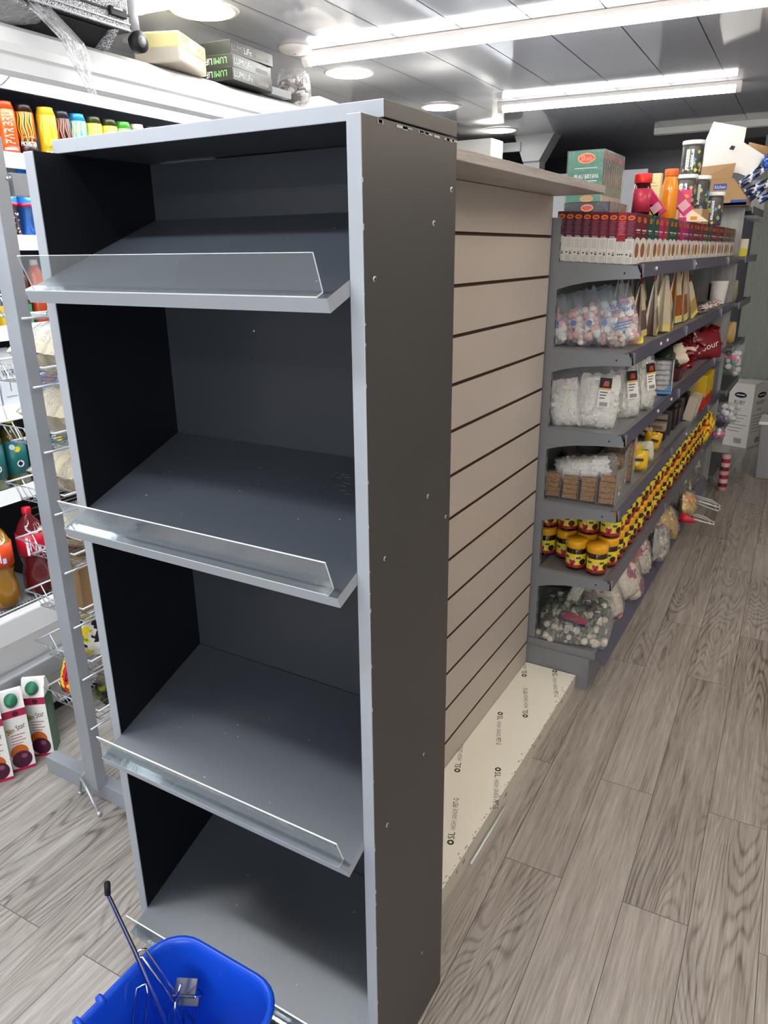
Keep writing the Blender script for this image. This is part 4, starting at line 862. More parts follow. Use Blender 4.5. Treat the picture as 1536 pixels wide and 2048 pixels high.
b = MB(); b.prism([(0, 0), (.09, 0), (.0, .055)], 'y', 0, .012, paint('#e9dfc6', .4)); b.rect((0, -.0004, 0), (1, 0, 0), (0, 0, 1), .012, .006, .04, .02, M_OR); tag(b.build('sachet', loc=(-.585, 3.55, ZT), rot=(0, 0, .5)), 'cream and orange triangular sachet leaning on the small pink boxes', 'sachet')
# sweet tubs with white lids
b = MB(); b.box((0, 0, 0), (.16, .22, .07), M_CARD); tag(b.build('carton', loc=(-.76, 4.02, ZT)), 'low brown carton carrying the clear sweet tubs', 'carton')
def tub(lab, x, y, z):
    t = thing('sweet_tub', lab, 'sweet tub', (x, y, z), 0, 'clear tubs of wrapped sweets with white lids'); R = .05
    cs = [M_BLACK, paint('#b8cc2a', .3), paint('#2a8fd0', .3), paint('#2a2a30', .3), paint('#d8b070', .3), M_BLACK]
    b = MB(); b.lathe([(.045, 0), (R - .002, .008), (R - .002, .125), (.045, .135)], mat('dark_tub_contents', '#241c18', .4), 24)
    rnd = random.Random(len(lab))
    for k in range(36):
        aa = rnd.uniform(-2.6, .8); zz = rnd.uniform(.01, .11); q = rnd.uniform(.006, .014)
        b.add([((R - .0005) * math.cos(aa + d * q / R), (R - .0005) * math.sin(aa + d * q / R), zz + e * q) for d, e in ((-1, 0), (0, -1), (1, 0), (0, 1))], [(0, 1, 2, 3)], rnd.choice(cs))
    b.build('wrapped_sweets', t)
    b = MB(); b.lathe([(R - .001, .002), (R, .006), (R, .13), (R - .004, .138)], M_FILM3, 24); b.build('clear_wall', t)
    b = MB(); b.add([((R + .0006) * math.cos(a), (R + .0006) * math.sin(a), z) for a, z in ((-2.0, .025), (-1.3, .025), (-1.3, .115), (-2.0, .115))], [(0, 1, 2, 3)], M_PAPER)
    for k in range(7): b.add([((R + .001) * math.cos(a), (R + .001) * math.sin(a), z) for a, z in ((-1.92, .035 + k * .011), (-1.42, .035 + k * .011), (-1.42, .038 + k * .011), (-1.92, .038 + k * .011))], [(0, 1, 2, 3)], M_INK2)
    b.build('paper_label', t)
    b = MB(); b.lathe([(R + .002, .138), (R + .003, .142), (R + .003, .152), (R, .156)], M_PAPER, 24); b.build('lid', t)
tub('clear sweet tub in the lower layer, left of three', -.70, 4.10, ZT + .0705); tub('clear sweet tub in the lower layer, partly behind the left one', -.655, 4.21, ZT + .0705 - .0)
tub('clear sweet tub at the right of the lower layer', -.60, 4.33, ZT - .0 + .0015 ); tub('upper clear sweet tub stacked on the others in front of the white sheet', -.70, 4.19, ZT + .0705 + .157)
# brown display carton, white sheet and foil packets on the wood end panel
kc = thing('display_carton', 'open brown and blue display carton lettered Kitchens on the wood end panel', 'carton', (-.80, 5.0, 1.8335), 0)
b = MB(); KW = .285
b.prism([(0, 0), (KW, 0), (KW, .035), (.20, .145), (0, .145)], 'y', 0, .25, M_CARD)
blu = paint('#2c4f9e', .5); O = (0, -.0006, 0); r, u = (1, 0, 0), (0, 0, 1)
b.rect(O, r, u, 0, 0, KW, .016, paint('#26375e', .5)); b.rect(O, r, u, .045, .002, KW, .03, blu); b.rect((0, -.0010, 0), r, u, .058, .014, .20, .035, M_CARD)
b.rect(O, r, u, .10, .085, .17, .118, blu); b.text('Kitchens', (.135, -.0016, .092), r, (.05, 0, 1), .019, M_PAPER, width=.058)
b.rect(O, r, u, .085, .065, .19, .069, M_INK2); b.rect(O, r, u, .15, .055, .20, .058, M_INK2)
for k in range(7): b.rect(O, r, u, .008, .04 + k * .013, .05 - .012 * (k % 3), .043 + k * .013, M_INK2)
b.build('carton_body', kc)
b = MB(); b.add([(0, 0, .145), (.19, 0, .145), (.20, .02, .225), (.005, .03, .215)], [(0, 1, 2, 3)], M_CARD); b.build('raised_flap', kc, solid=.004)
b = MB(); b.add([(0, 0, 0), (.20, .0, -.012), (.275, 0, -.035), (.315, 0, .09), (.19, 0, .155), (.185, 0, .235), (-.0, 0, .262), (-.02, 0, .155)], [(0, 1, 2, 3, 4, 5, 6, 7)], mat('white_card_sheet', '#eceae4', .6, var=.02))
b.quad((.12, -.004, .115), (.145, -.004, .11), (.15, -.004, .13), (.13, -.004, .135), M_INK)
o = b.build('card_sheet', loc=(-.79, 5.10, 2.045), rot=(math.radians(-14), 0, 0), solid=.005); tag(o, 'large torn white card sheet standing in the brown carton', 'card sheet')
o.rotation_euler = (math.radians(-12), math.radians(6), .05)
b = MB()
for k in range(18): b.tube([(0, k * .006, 0), (.14, k * .006, 0)], .0032, M_CARD, 5)
b.box((0, 0, -.003), (.15, .11, 0), M_CARD)
o = b.build('corrugated_flap', loc=(-.60, 5.22, 2.10), rot=(math.radians(60), .3, 0)); tag(o, 'torn corrugated cardboard piece behind the white sheet', 'cardboard')
def crumple(lab, name, loc, cols, s, seed, cat='packet', rot=(0, 0, 0), group=None, fl=1.0):
    rnd = random.Random(seed)
    def mf(u, v): return cols[int(abs(noise.noise(Vector((u * 7 + seed, v * 7, seed)))) * 3.2 * len(cols)) % len(cols)]
    def fn(u, v):
        a = 2 * PI * u; t_ = PI * v; d = 1 + .35 * noise.noise(Vector((math.cos(a) * 1.6 + seed, math.sin(a) * 1.6, t_ * 1.4))) + .18 * noise.noise(Vector((math.cos(a) * 5, math.sin(a) * 5 + seed, t_ * 4)))
        return (s[0] * d * math.sin(t_) * math.cos(a), s[1] * d * math.sin(t_) * math.sin(a), s[2] * (1 - math.cos(t_) * d) * 1.0)
    b = MB(); b.surf(fn, 22, 14, mf, fl < .5)
    return tag(b.build(name, loc=loc, rot=rot), lab, cat, group)
FB = [paint('#1f4fa8', .2, coat=.5), paint('#2a62c0', .2, coat=.5), paint('#16356e', .2, coat=.5)]
FD = [paint('#15203c', .2, coat=.5), paint('#d8dcea', .25), paint('#20407e', .2, coat=.5), paint('#0f1526', .2, coat=.5)]
crumple('crumpled bright blue wrapper at the right tip of the white sheet', 'blue_wrapper', (-.45, 5.1, 2.03), FB, (.025, .025, .035), 4)
for k, (x, z, ry, L_) in enumerate(((-.58, 1.94, .9, .16), (-.555, 1.90, 1.15, .15), (-.53, 1.865, .8, .15), (-.47, 1.86, 1.0, .19))):
    b = MB(); pillow(b, .045, L_, .02, lambda u, v: FD[int(v * 9 + u * 2) % 4], k, .004, nu=8, nv=12)
    tag(b.build('foil_packet', loc=(x, 5.1 + .03 * k, z), rot=(0, ry, .0)), 'blue and white foil packet, %s from the left of those spilling over the carton edge' % ORD[k], 'foil packet', 'foil packets spilling from the display carton')

# ================================================================== second shelf: marshmallow bags, pouches, cups
Z2 = 1.2885
MM = [mat('marshmallow_white', '#f2ebe0', .6), mat('marshmallow_white', '#f2ebe0', .6), mat('marshmallow_pink', '#e6a9a6', .6), mat('marshmallow_peach', '#ecd0b8', .6)]
M_BPRINT = paint('#3a6fb8', .4); M_MFILM = film('bluish_film', tint=(.90, .95, 1.0), white=0.13)
for k, (x, y, rz, w_, h_, lean) in enumerate(((-.79, 2.575, -.7, .11, .165, .12), (-.735, 2.59, -.75, .10, .175, .16), (-.685, 2.60, -.8, .11, .19, .20), (-.64, 2.62, -.8, .12, .20, .22), (-.585, 2.63, -.85, .12, .205, .24))):
    t = thing('marshmallow_bag', 'clear bag of pink and white marshmallows, %s' % ['leftmost, against the slatwall end', 'second from the left', 'in the middle of the five', 'fourth from the left', 'rightmost, with blue lettering'][k], 'sweet bag', (x, y, Z2 + .004), (0, 0, 0), 'marshmallow bags on the second shelf')
    M = Matrix.Rotation(rz + PI / 2 - .75 * (k != 4), 4, 'Z') @ Matrix.Rotation(-lean, 4, 'X')
    if k == 4: M = Matrix.Rotation(.35, 4, 'Z') @ Matrix.Rotation(-lean, 4, 'X') @ Matrix.Rotation(-.28, 4, 'Y')
    else: M = Matrix.Rotation(.15, 4, 'Z') @ Matrix.Rotation(-lean, 4, 'X') @ Matrix.Rotation(-.27, 4, 'Y'); w_ *= .78
    b = MB(); lumps(b, w_ * .86, h_ * .74, .062, MM, 62, .0125, k + 1, M=M, sh='cyl'); b.build('marshmallows', t)
    b = MB(); pillow(b, w_, h_, .074, M_MFILM, k + 31, .007, M=M); b.build('clear_bag', t)
    b = MB()
    if k == 4:
        b.text('MARSH', (.005, -.040, .125), (1, 0, 0), (0, .1, 1), .016, M_BPRINT, width=.06, M=M); b.text('MALLOWS', (.005, -.042, .105), (1, 0, 0), (0, .1, 1), .014, M_BPRINT, width=.07, M=M)
        for q in range(3): b.rect((-.03, -.044, .07 - q * .009), (1, 0, 0), (0, 0, 1), 0, 0, .06 - .01 * q, .004, M_BPRINT, M=M)
    else: b.oval((0.0, -.038, .07), (1, 0, 0), (0, 0, 1), 0, 0, .010, .010, M_BPRINT, n=8, M=M)
    b.build('blue_print', t)
b = MB(); pillow(b, .05, .04, .012, lambda u, v: [cR, M_OR, cY][int(u * 3)], 3, .003, nu=6, nv=6); tag(b.build('small_packet', loc=(-.572, 2.72, Z2), rot=(-.9, 0, .2)), 'small red and yellow packet by the foot of the rightmost marshmallow bag', 'packet')
M_GOLD = mat('gold_pouch_foil', '#cfae62', .3, metal=.35, var=.25, vscale=30); M_PALE = mat('pale_pouch_foil', '#d9cdb0', .35, metal=.2, var=.2, vscale=30); M_AMB = mat('amber_window', '#a85a10', .2, coat=.6); M_PBR = mat('brown_pouch_side', '#5d4740', .35, coat=.3); M_YEL = mat('yellow_pouch_base', '#e3d27a', .35)
pouches = [(-.625, 2.98, .19, M_PBR, 0), (-.60, 3.10, .20, M_PBR, .1), (-.585, 3.20, .215, M_PALE, -.1), (-.62, 3.30, .25, M_PALE, .05), (-.60, 3.43, .16, M_PBR, .35), (-.61, 3.62, .235, M_AMB, 0), (-.60, 3.74, .235, M_AMB, .06), (-.61, 3.87, .24, M_GOLD, .04), (-.60, 4.0, .17, M_GOLD, .3), (-.72, 3.05, .22, M_PBR, 0), (-.72, 3.22, .235, M_PBR, 0), (-.72, 3.45, .2, M_PBR, .1)]
for k, (x, y, h_, sm, ln) in enumerate(pouches):
    t = thing('stand_up_pouch', 'tapering foil pouch, %s along the second shelf after the marshmallows' % ORD[k] if k < 9 else 'dim foil pouch in the back row, %s from the marshmallows' % ORD[k - 9], 'pouch', (x, y, Z2), (ln, 0, .15 * math.sin(k * 2.1)), 'foil pouches on the second shelf')
    b = MB(); D, Wd = .052, .10
    # side view (gusset) faces -Y: broad at the foot, narrow at the top
    nv = 8
    for s in (-1, 1):     # broad faces look along +-X ... the pouch is turned so its gusset looks down the aisle
        b.surf(lambda u, v, s=s: (s * (D * .5 * (1 - v) ** .8 + .0012) + .002 * nz(u * 4, v * 5, k + s), (u - .5) * Wd * (1 - .62 * v ** 1.3), v * h_), 6, nv, (lambda u, v: M_YEL if v < .14 else (M_PALE if v > .5 else sm)))
    for s in (-.5, .5):
        b.surf(lambda u, v, s=s: ((u - .5) * 2 * (D * .5 * (1 - v) ** .8 + .0012), s * Wd * (1 - .62 * v ** 1.3) * (1 - .35 * (1 - abs(2 * u - 1)) * (1 - v)), v * h_), 4, nv, (lambda u, v: sm if (u < .28 or u > .72) is False else M_PALE))
    b.build('pouch_body', t)
    b = MB(); b.box((-.0025, -.018, h_), (.0025, .018, h_ + .026), paint('#8a2430', .35)); b.lathe([(.004, -.003), (.004, .003)], M_BLACK, 10, M=Matrix.Translation((0, 0, h_ + .014)) @ Matrix.Rotation(PI / 2, 4, 'Y')); b.build('header_tab', t)
t = thing('paper_cup_stack', 'stack of white ribbed paper cups at the far end of the second shelf', 'cup stack', (-.60, 4.98, Z2))
b = MB(); pr = []
for k in range(14): pr += [(.040 + k * .0009, k * .0095), (.043 + k * .0009, k * .0095 + .002), (.042 + k * .0009, k * .0095 + .006)]
b.lathe(pr, M_PAPER, 26); b.build('cups', t)
b = MB(); b.add([(.0545 * math.cos(a), .0545 * math.sin(a), z) for a, z in ((-2.9, .02), (-2.3, .02), (-2.3, .12), (-2.9, .12))], [(0, 1, 2, 3)], paint('#6b1f2a', .4)); b.build('band', t)
for k, y in enumerate((4.22, 4.36, 4.55, 4.72)): crumple('loose white and pink sachets pile, %s before the paper cups' % ORD[k], 'sachet_bundle', (-.575, y, Z2), [M_PAPER, paint('#d8a8b0', .4), paint('#3a3a44', .4), paint('#e8e0c8', .4)], (.03, .05, .018), 40 + k, 'sachets', group='loose sachets on the second shelf')

# ================================================================== third shelf: white sweets in clear bags
Z3 = 1.0135
M_CRY = mat('white_sugar_lumps', '#e9e7e0', .35, bump=.6, bscale=90, coat=.2)
for k, (x, y, w_, h_, rz, ry, ln) in enumerate(((-.745, 2.565, .135, .21, .1, .2, .14), (-.655, 2.585, .16, .235, .25, -.05, .10), (-.600, 2.80, .13, .22, .6, .1, .12), (-.575, 2.97, .13, .25, .9, .1, .08))):
    t = thing('sugar_lump_bag', 'clear bag of white lumps on the third shelf, %s' % ['leftmost and without a visible label', 'second from left with black-topped label', 'third, label slanted at the edge', 'fourth, tall, beside the blue tray'][k], 'sweet bag', (x, y, Z3 - .006 + (.0 if k > 1 else 0)), 0, 'bags of white lumps on the third shelf')
    M = Matrix.Rotation(rz, 4, 'Z') @ Matrix.Rotation(-ln, 4, 'X') @ Matrix.Rotation(-ry, 4, 'Y')
    b = MB(); pillow(b, w_ * .86, h_ * .80, .058, M_CRY, k + 3, .006, M=M, nu=22, nv=26); lumps(b, w_ * .88, h_ * .80, .072, [M_CRY], 190, .0095, k + 60, M=M, sh='cube'); b.build('white_lumps', t)
    b = MB(); pillow(b, w_, h_, .078, M_FILM, k + 71, .006, M=M); b.build('clear_bag', t)
    if k:
        b = MB(); cx = .015 if k < 3 else .01; yy = -.044; z0 = h_ * .33
        b.quad((cx - .018, yy, z0), (cx + .022, yy, z0), (cx + .022, yy + .004, z0 + .10), (cx - .018, yy + .004, z0 + .10), M_PAPER, M=M)
        b.quad((cx - .018, yy + .0015, z0 + .066), (cx + .022, yy + .0015, z0 + .066), (cx + .022, yy + .0035, z0 + .10), (cx - .018, yy + .0035, z0 + .10), M_BLACK, M=M)
        b.quad((cx - .018, yy + .0007, z0 + .06), (cx + .022, yy + .0007, z0 + .06), (cx + .022, yy + .001, z0 + .066), (cx - .018, yy + .001, z0 + .066), paint('#d8a020', .4), M=M)
        b.quad((cx - .006, yy + .0005, z0 + .072), (cx + .014, yy + .0005, z0 + .072), (cx + .012, yy + .0012, z0 + .09), (cx - .002, yy + .0012, z0 + .09), paint('#a83a22', .4), M=M)
        for q in range(3): b.quad((cx - .013, yy - .001, z0 + .05 - q * .010), (cx + .012 - .004 * q, yy - .001, z0 + .05 - q * .010), (cx + .012 - .004 * q, yy - .001, z0 + .053 - q * .010), (cx - .013, yy - .001, z0 + .053 - q * .010), M_INK, M=M)
        for q in range(9): b.quad((cx - .010 + q * .003, yy - .001, z0 + .004), (cx - .0085 + q * .003, yy - .001, z0 + .004), (cx - .0085 + q * .003, yy - .001, z0 + .018), (cx - .010 + q * .003, yy - .001, z0 + .018), M_INK, M=M)
        b.build('paper_label', t)
t = thing('sachet_tray', 'open blue tray of clear sachets tipped toward the aisle on the third shelf', 'tray', (-.60, 3.32, Z3), (0, 0, .25))
M = Matrix.Rotation(-.18, 4, 'X')
b = MB(); bl = paint('#2f7fc0', .3); b.box((-.06, -.006, 0), (.07, .03, .012), bl, M=M); b.box((.064, -.006, 0), (.07, .03, .15), M_CHILLG, M=M); b.box((-.06, .024, 0), (.07, .03, .15), M_CHILLG, M=M); b.box((-.06, -.006, .144), (.07, .03, .15), M_BLACK, M=M); b.build('tray_box', t)
b = MB(); M_SACH = mat('silver_sachets', '#b4b4b8', .35, var=.35, vscale=40, bump=.6, bscale=60)
for k in range(6): pillow(b, .115, .026, .028, M_SACH, k, .003, nu=10, nv=6, M=M @ Matrix.Translation((0, .008, .012 + k * .0215)))
b.quad((.02, -.0085, .014), (.062, -.0085, .014), (.062, -.0085, .045), (.045, -.0085, .02), bl, M=M)
b.build('sachets', t)
b = MB(); b.box((0, 0, 0), (.10, .07, .10), M_PAPER, M=Matrix.Rotation(.2, 4, 'Z')); tag(b.build('white_box', loc=(-.70, 3.50, Z3)), 'white boxes block behind the blue sachet tray', 'box')
b = MB(); b.box((0, 0, 0), (.06, .10, .055), paint('#4c2226', .3)); b.oval((.0605, .05, .03), (0, 1, 0), (0, 0, 1), 0, 0, .03, .018, paint('#8a3a34', .4)); b.rect((0, -.0005, 0), (1, 0, 0), (0, 0, 1), 0, 0, .012, .055, M_BLACK); tag(b.build('chocolate_box', loc=(-.63, 3.72, Z3)), 'small dark maroon box with oval emblem beyond the blue tray', 'box')
b = MB(); pillow(b, .10, .14, .08, lambda u, v: mat('melon_green', '#33472e', .35, var=.5, vscale=30) if v < .72 else paint('#d9cdb8', .4), 9, .005, M=Matrix.Rotation(1.1, 4, 'Y'))
tag(b.build('green_bag', loc=(-.68, 3.75, Z3 + .07)), 'dark green patterned bag with pale end on the third shelf', 'bag')
RD = [paint('#7c1420', .25, coat=.4), paint('#5e0f18', .25, coat=.4), paint('#8f2420', .3, coat=.3), paint('#2a0c10', .3)]
rnd = random.Random(77)
for k in range(26):
    y = 3.86 + k * .048; x = -.585 - rnd.uniform(0, .10); z = Z3 + rnd.uniform(.0, .012) + (.03 if k % 3 == 0 else 0) + (.06 if k % 5 == 0 else 0)
    b = MB(); pillow(b, .08, .085, .028, lambda u, v: RD[int(abs(nz(u * 3, v * 3, k)) * 9) % 4] if not (.42 < v < .58 and u > .2 and k % 4 == 1) else paint('#e0c0b0', .4), k, .004, nu=8, nv=8)
    o = b.build('red_sweet_packet', loc=(x, y, z), rot=(rnd.uniform(-1.0, -.3), rnd.uniform(-.3, .3), rnd.uniform(-.8, .8))); tag(o, 'dark red sweet packet, %s back in the red pile on the third shelf' % ORD[k], 'sweet packet', 'dark red sweet packets on the third shelf')
t = thing('sweet_bag', 'large dark red bag with white swirling letters in the red pile', 'sweet bag', (-.560, 4.60, Z3), (-.25, 0, .9), 'dark red sweet packets on the third shelf')
b = MB(); pillow(b, .20, .15, .04, RD[0], 5, .004); b.build('bag_body', t)
b = MB(); b.text('Sour', (0, -.026, .05), (1, 0, .25), (-.1, 0, 1), .035, M_PAPER, width=.12); b.build('lettering', t)
# ================================================================== fourth shelf: crispbread, yellow packs, dark boxes
Z4 = .7395
M_CRISP = mat('crispbread', '#a27a4c', .8, var=.35, vscale=120, bump=1.0, bscale=160)
def crisp(lab, x, y, rz, z=Z4, h=.088, n=5, tilt=.12):
    t = thing('crispbread_pack', lab, 'crispbread pack', (x, y, z), (0, 0, rz), 'clear packs of crispbread on the fourth shelf')
    M = Matrix.Rotation(-tilt, 4, 'X')
    b = MB(); rnd = random.Random(int(x * 1000))
    for k in range(n): b.box((-.027 + rnd.uniform(-.002, .002), .001, .004 + k * h / n), (.025 + rnd.uniform(-.002, .002), .115, .004 + (k + .93) * h / n), M_CRISP, M=M)
    b.build('crispbread_slices', t, bevel=.002)
    b = MB(); b.box((-.031, -.003, .0), (.030, .12, h + .012), M_FILM3, M=M); b.box((.0305, -.012, -.001), (.0335, .13, h + .026), M_FILM2, M=M); b.build('clear_clamshell', t, bevel=.002)
    b = MB(); b.rect((.0345, .03, .055), (0, 1, 0), (0, 0, 1), 0, 0, .04, .013, paint('#e0c020', .4), M=M); b.rect((.0345, .045, .03), (0, 1, 0), (0, 0, 1), 0, 0, .025, .012, M_PAPER, M=M); b.build('sticker', t)
for k in range(4): crisp('clear pack of brown crispbread, %s in the end row' % ['leftmost', 'second from left', 'third from left', 'rightmost and largest'][k], -.785 + k * .066, 2.555, .06, h=.088 if k < 3 else .10)
crisp('clear crispbread pack standing behind the rightmost one at the shelf edge', -.600, 2.72, .12, h=.135, tilt=.05); crisp('clear crispbread pack just before the yellow packs', -.60, 2.87, .15, h=.15, tilt=.05)
crisp('dim crispbread pack lying in the back under the sugar bag', -.75, 2.72, .5, z=Z4, h=.12)
t = thing('sugar_lump_bag', 'clear bag of white lumps slumped on top of the crispbread', 'sweet bag', (-.69, 2.61, .880), 0, None)
M = Matrix.Rotation(PI / 2 - .2, 4, 'Y') @ Matrix.Translation((0.03, 0, -.11)) 
b = MB(); pillow(b, .085, .20, .07, M_CRY, 8, .006, M=M); lumps(b, .09, .2, .08, [M_CRY], 120, .009, 5, M=M, sh='cube'); b.build('white_lumps', t); b = MB(); pillow(b, .10, .23, .09, M_FILM, 9, .006, M=M); b.build('clear_bag', t)
YP = [paint('#e3b81c', .25, coat=.3), paint('#d8a818', .25, coat=.3)]
for k, (x, y, z, c, rx) in enumerate(((-.585, 3.06, 0, 0, 0), (-.64, 3.17, 0, 0, .2), (-.59, 3.22, 0, 2, -.3), (-.68, 3.30, .0, 0, 0), (-.70, 3.1, .03, 3, .3), (-.61, 3.42, 0, 1, .5), (-.66, 3.45, .055, 3, .8))):
    cm = [YP[0], YP[1], paint('#c9cbb8', .3), paint('#b9a78c', .3)][c]
    t = thing('wafer_packet', ['bright yellow packet nearest the crispbread', 'yellow packet leaning behind the nearest one', 'pale packet with green label among the yellow ones', 'yellow packet deeper in the fourth shelf', 'beige packet at the back left of the yellow group', 'yellow foil packet at the right of the group', 'beige and gold packet lying on the right one'][k], 'packet', (x, y, Z4 + z + .002), (0, rx * .4, .3 + .2 * math.sin(k * 3)), 'wafer packets on the fourth shelf')
    b = MB(); pillow(b, .075, .085 if z == 0 else .05, .05, cm, k, .004, nu=10, nv=10); b.build('packet_body', t)
    b = MB(); b.rect((0, -.030, .045 if z == 0 else .025), (1, 0, 0), (0, 0, 1), -.016, 0, .016, .012, paint('#2f7a4a', .4) if c == 2 else paint('#4a3410', .4)); b.build('print', t)
DKB = mat('dark_sweet_boxes', '#2d211f', .35, var=.5, vscale=30)
for k in range(12):
    y = 3.66 + k * .062
    b = MB(); b.box((-.03, -.026, 0), (.03, .026, .09 + .015 * (k % 3)), DKB if k not in (1,) else paint('#a79d90', .4)); o = b.build('dark_box', loc=(-.62 - .01 * (k % 2), y, Z4), rot=(0, 0, .1 * math.sin(k))); tag(o, 'dark brown carton, %s along the fourth shelf after the yellow packets' % ORD[k], 'box', 'dark cartons on the fourth shelf')
b = MB(); b.box((0, 0, 0), (.11, .05, .036), paint('#a89a88', .45)); b.oval((0, -.0005, 0), (1, 0, 0), (0, 0, 1), .03, .018, .014, .012, paint('#5a4a44', .5)); b.rect((0, -.0005, 0), (1, 0, 0), (0, 0, 1), .05, .01, .1, .026, paint('#8a6a5c', .5)); tag(b.build('taupe_box', loc=(-.69, 3.56, Z4 + .06)), 'taupe flat box with round emblem lying above the yellow packets', 'box')
for k, y in enumerate((4.18, 4.30)):
    b = MB(); b.box((-.02, -.03, 0), (.028, .03, .125), paint('#c4b8a6', .45), M=Matrix.Rotation(.2, 4, 'Y')); tag(b.build('pale_box', loc=(-.575, y, Z4)), 'pale narrow box tilted to the aisle, %s of the pair on the fourth shelf' % ['nearer', 'farther'][k], 'box')
for k, y in enumerate((4.52, 4.60, 4.68, 4.76)):
    b = MB(); b.box((-.05, -.03, 0), (.05, .03, .19), paint('#d9b21a', .35)); b.rect((.0505, -.03, 0), (0, 1, 0), (0, 0, 1), 0, 0, .06, .07, paint('#c01f24', .35)); b.rect((0, -.0305, 0), (1, 0, 0), (0, 0, 1), .0, 0, .05, .07, paint('#c01f24', .35))
    b.rect((0, -.0308, 0), (1, 0, 0), (0, 0, 1), -.05, 0, .0, .19, paint('#b3a46e', .4)); tag(b.build('yellow_red_box', loc=(-.585, y, Z4)), 'tall yellow box with red foot, %s of the row on the fourth shelf' % ORD[k], 'box', 'yellow and red boxes on the fourth shelf')
# ================================================================== fifth shelf: chocolate spread jars
Z5 = .4715
def spread_mesh():
    R = .0375; H = .088
    dk = paint('#2b120c', .12, coat=.7); b = MB()
    b.lathe([(R * .8, 0), (R * .96, .004), (R * .98, .012), (R * .98, H - .010), (R * .9, H)], dk, 26)
    def patch(a0, a1, z0, z1, c, lift=.0006, n=8):
        vs = []
        for i in range(n + 1):
            a = a0 + (a1 - a0) * i / n; vs += [((R + lift) * math.cos(a), (R + lift) * math.sin(a), z0), ((R + lift) * math.cos(a), (R + lift) * math.sin(a), z1)]
        b.add(vs, [(2 * i, 2 * i + 2, 2 * i + 3, 2 * i + 1) for i in range(n)], paint(c, .35))
    patch(-2.6, .6, .014, .066, '#e8cf26'); patch(-2.6, .6, .013, .024, '#a82426', .0010)
    patch(-2.05, -1.05, .030, .036, '#d8d2c8', .0012)
    def disc(ac, zc, rr_, c, lift): b.add([((R + lift) * math.cos(ac + rr_ * math.cos(2 * PI * i / 14) / R), (R + lift) * math.sin(ac + rr_ * math.cos(2 * PI * i / 14) / R), zc + rr_ * math.sin(2 * PI * i / 14)) for i in range(14)], [tuple(range(14))], paint(c, .35))
    disc(-1.55, .036, .011, '#b03030', .0018); disc(-1.55, .047, .0055, '#d8c8c0', .0022); disc(-1.55, .026, .006, '#8a2028', .0024)
    patch(-2.4, -1.95, .048, .056, '#2f4f7a', .0012); patch(-1.2, -.75, .048, .056, '#2f4f7a', .0012); disc(-.55, .036, .012, '#3a1810', .0018)
    return b
def lidmesh():
    R = .039; b = MB(); pr = [(R * .96, .086), (R, .088), (R, .108), (R * .94, .1155)]; b.lathe(pr, paint('#e5a512', .35), 26); return b
jt = thing('spread_jar', 'front right chocolate spread jar with yellow lid on the fifth shelf', 'jar', (-.600, 2.562, Z5), .15, 'chocolate spread jars on the fifth shelf')
spread_mesh().build('jar_body', jt); lidmesh().build('lid', jt)
dup(jt, (-.680, 2.575, Z5), -.1, 'front left chocolate spread jar with yellow lid, standing alone')
JH = .1165
for r_ in range(28):
    y = 2.655 + r_ * .0845
    for c_ in range(4 if r_ < 2 else 2):
        for l_ in range(2):
            if r_ > 1 and c_ == 1 and r_ > 14: continue
            x = -.585 - c_ * .0795
            if r_ == 0 and c_ == 3 and l_ == 1: pass
            lab = 'chocolate spread jar, %s row back, %s %s the aisle' % (ORD[r_], 'upper layer' if l_ else 'lower layer', ['nearest', 'second from', 'third from', 'farthest from'][c_])
            dup(jt, (x + .003 * math.sin(r_ * 3 + l_), y, Z5 + l_ * JH), .3 * math.sin(r_ * 2.3 + c_ + l_ * 2) + (-.2 if r_ == 0 else 0), lab)
# third layer farther on
for r_ in range(9, 14):
    pass
# ================================================================== base deck: loose bags
ZB = .171
G1 = [mat('green_wrapped_sweets', '#47523e', .35), mat('pale_wrapped_sweets', '#c9c4b0', .35), mat('grey_wrapped_sweets', '#6d7468', .35)]
t = thing('wrapped_sweet_bag', 'clear bag of green and white wrapped sweets at the near end of the base deck', 'sweet bag', (-.68, 2.63, ZB + .004), (0, 0, .12))
M = Matrix(((1, 0, 0, 0), (0, .35, .9, -.09), (0, -.9, .25, .05), (0, 0, 0, 1)))
M = Matrix.Rotation(-1.15, 4, 'X') @ Matrix.Translation((0, -.045, -.10))
b = MB(); lumps(b, .27, .25, .085, G1, 330, .0125, 3, M=M, sh='cyl'); b.build('wrapped_sweets', t)
b = MB(); pillow(b, .29, .27, .10, M_FILM, 4, .007, M=M); b.build('clear_bag', t)
b = MB(); b.quad((-.05, -.046, .085), (.05, -.05, .06), (.06, -.045, .09), (-.03, -.043, .125), paint('#b8204a', .35), M=M); b.quad((-.05, -.047, .075), (.05, -.051, .05), (.05, -.05, .06), (-.05, -.046, .085), paint('#22306a', .35), M=M)
b.quad((-.02, -.052, .025), (.02, -.052, .02), (.02, -.052, .04), (-.02, -.052, .045), M_PAPER, M=M)
for q in range(8): b.quad((-.016 + q * .004, -.0525, .024), (-.0145 + q * .004, -.0525, .024), (-.0145 + q * .004, -.0525, .040), (-.016 + q * .004, -.0525, .040), M_INK, M=M)
b.build('pink_label', t)
WB = mat('milky_bag', '#cfc6b4', .35, var=.2, vscale=14, bump=.5, bscale=25); RB = paint('#b82238', .3); PKB = paint('#d8486a', .3)
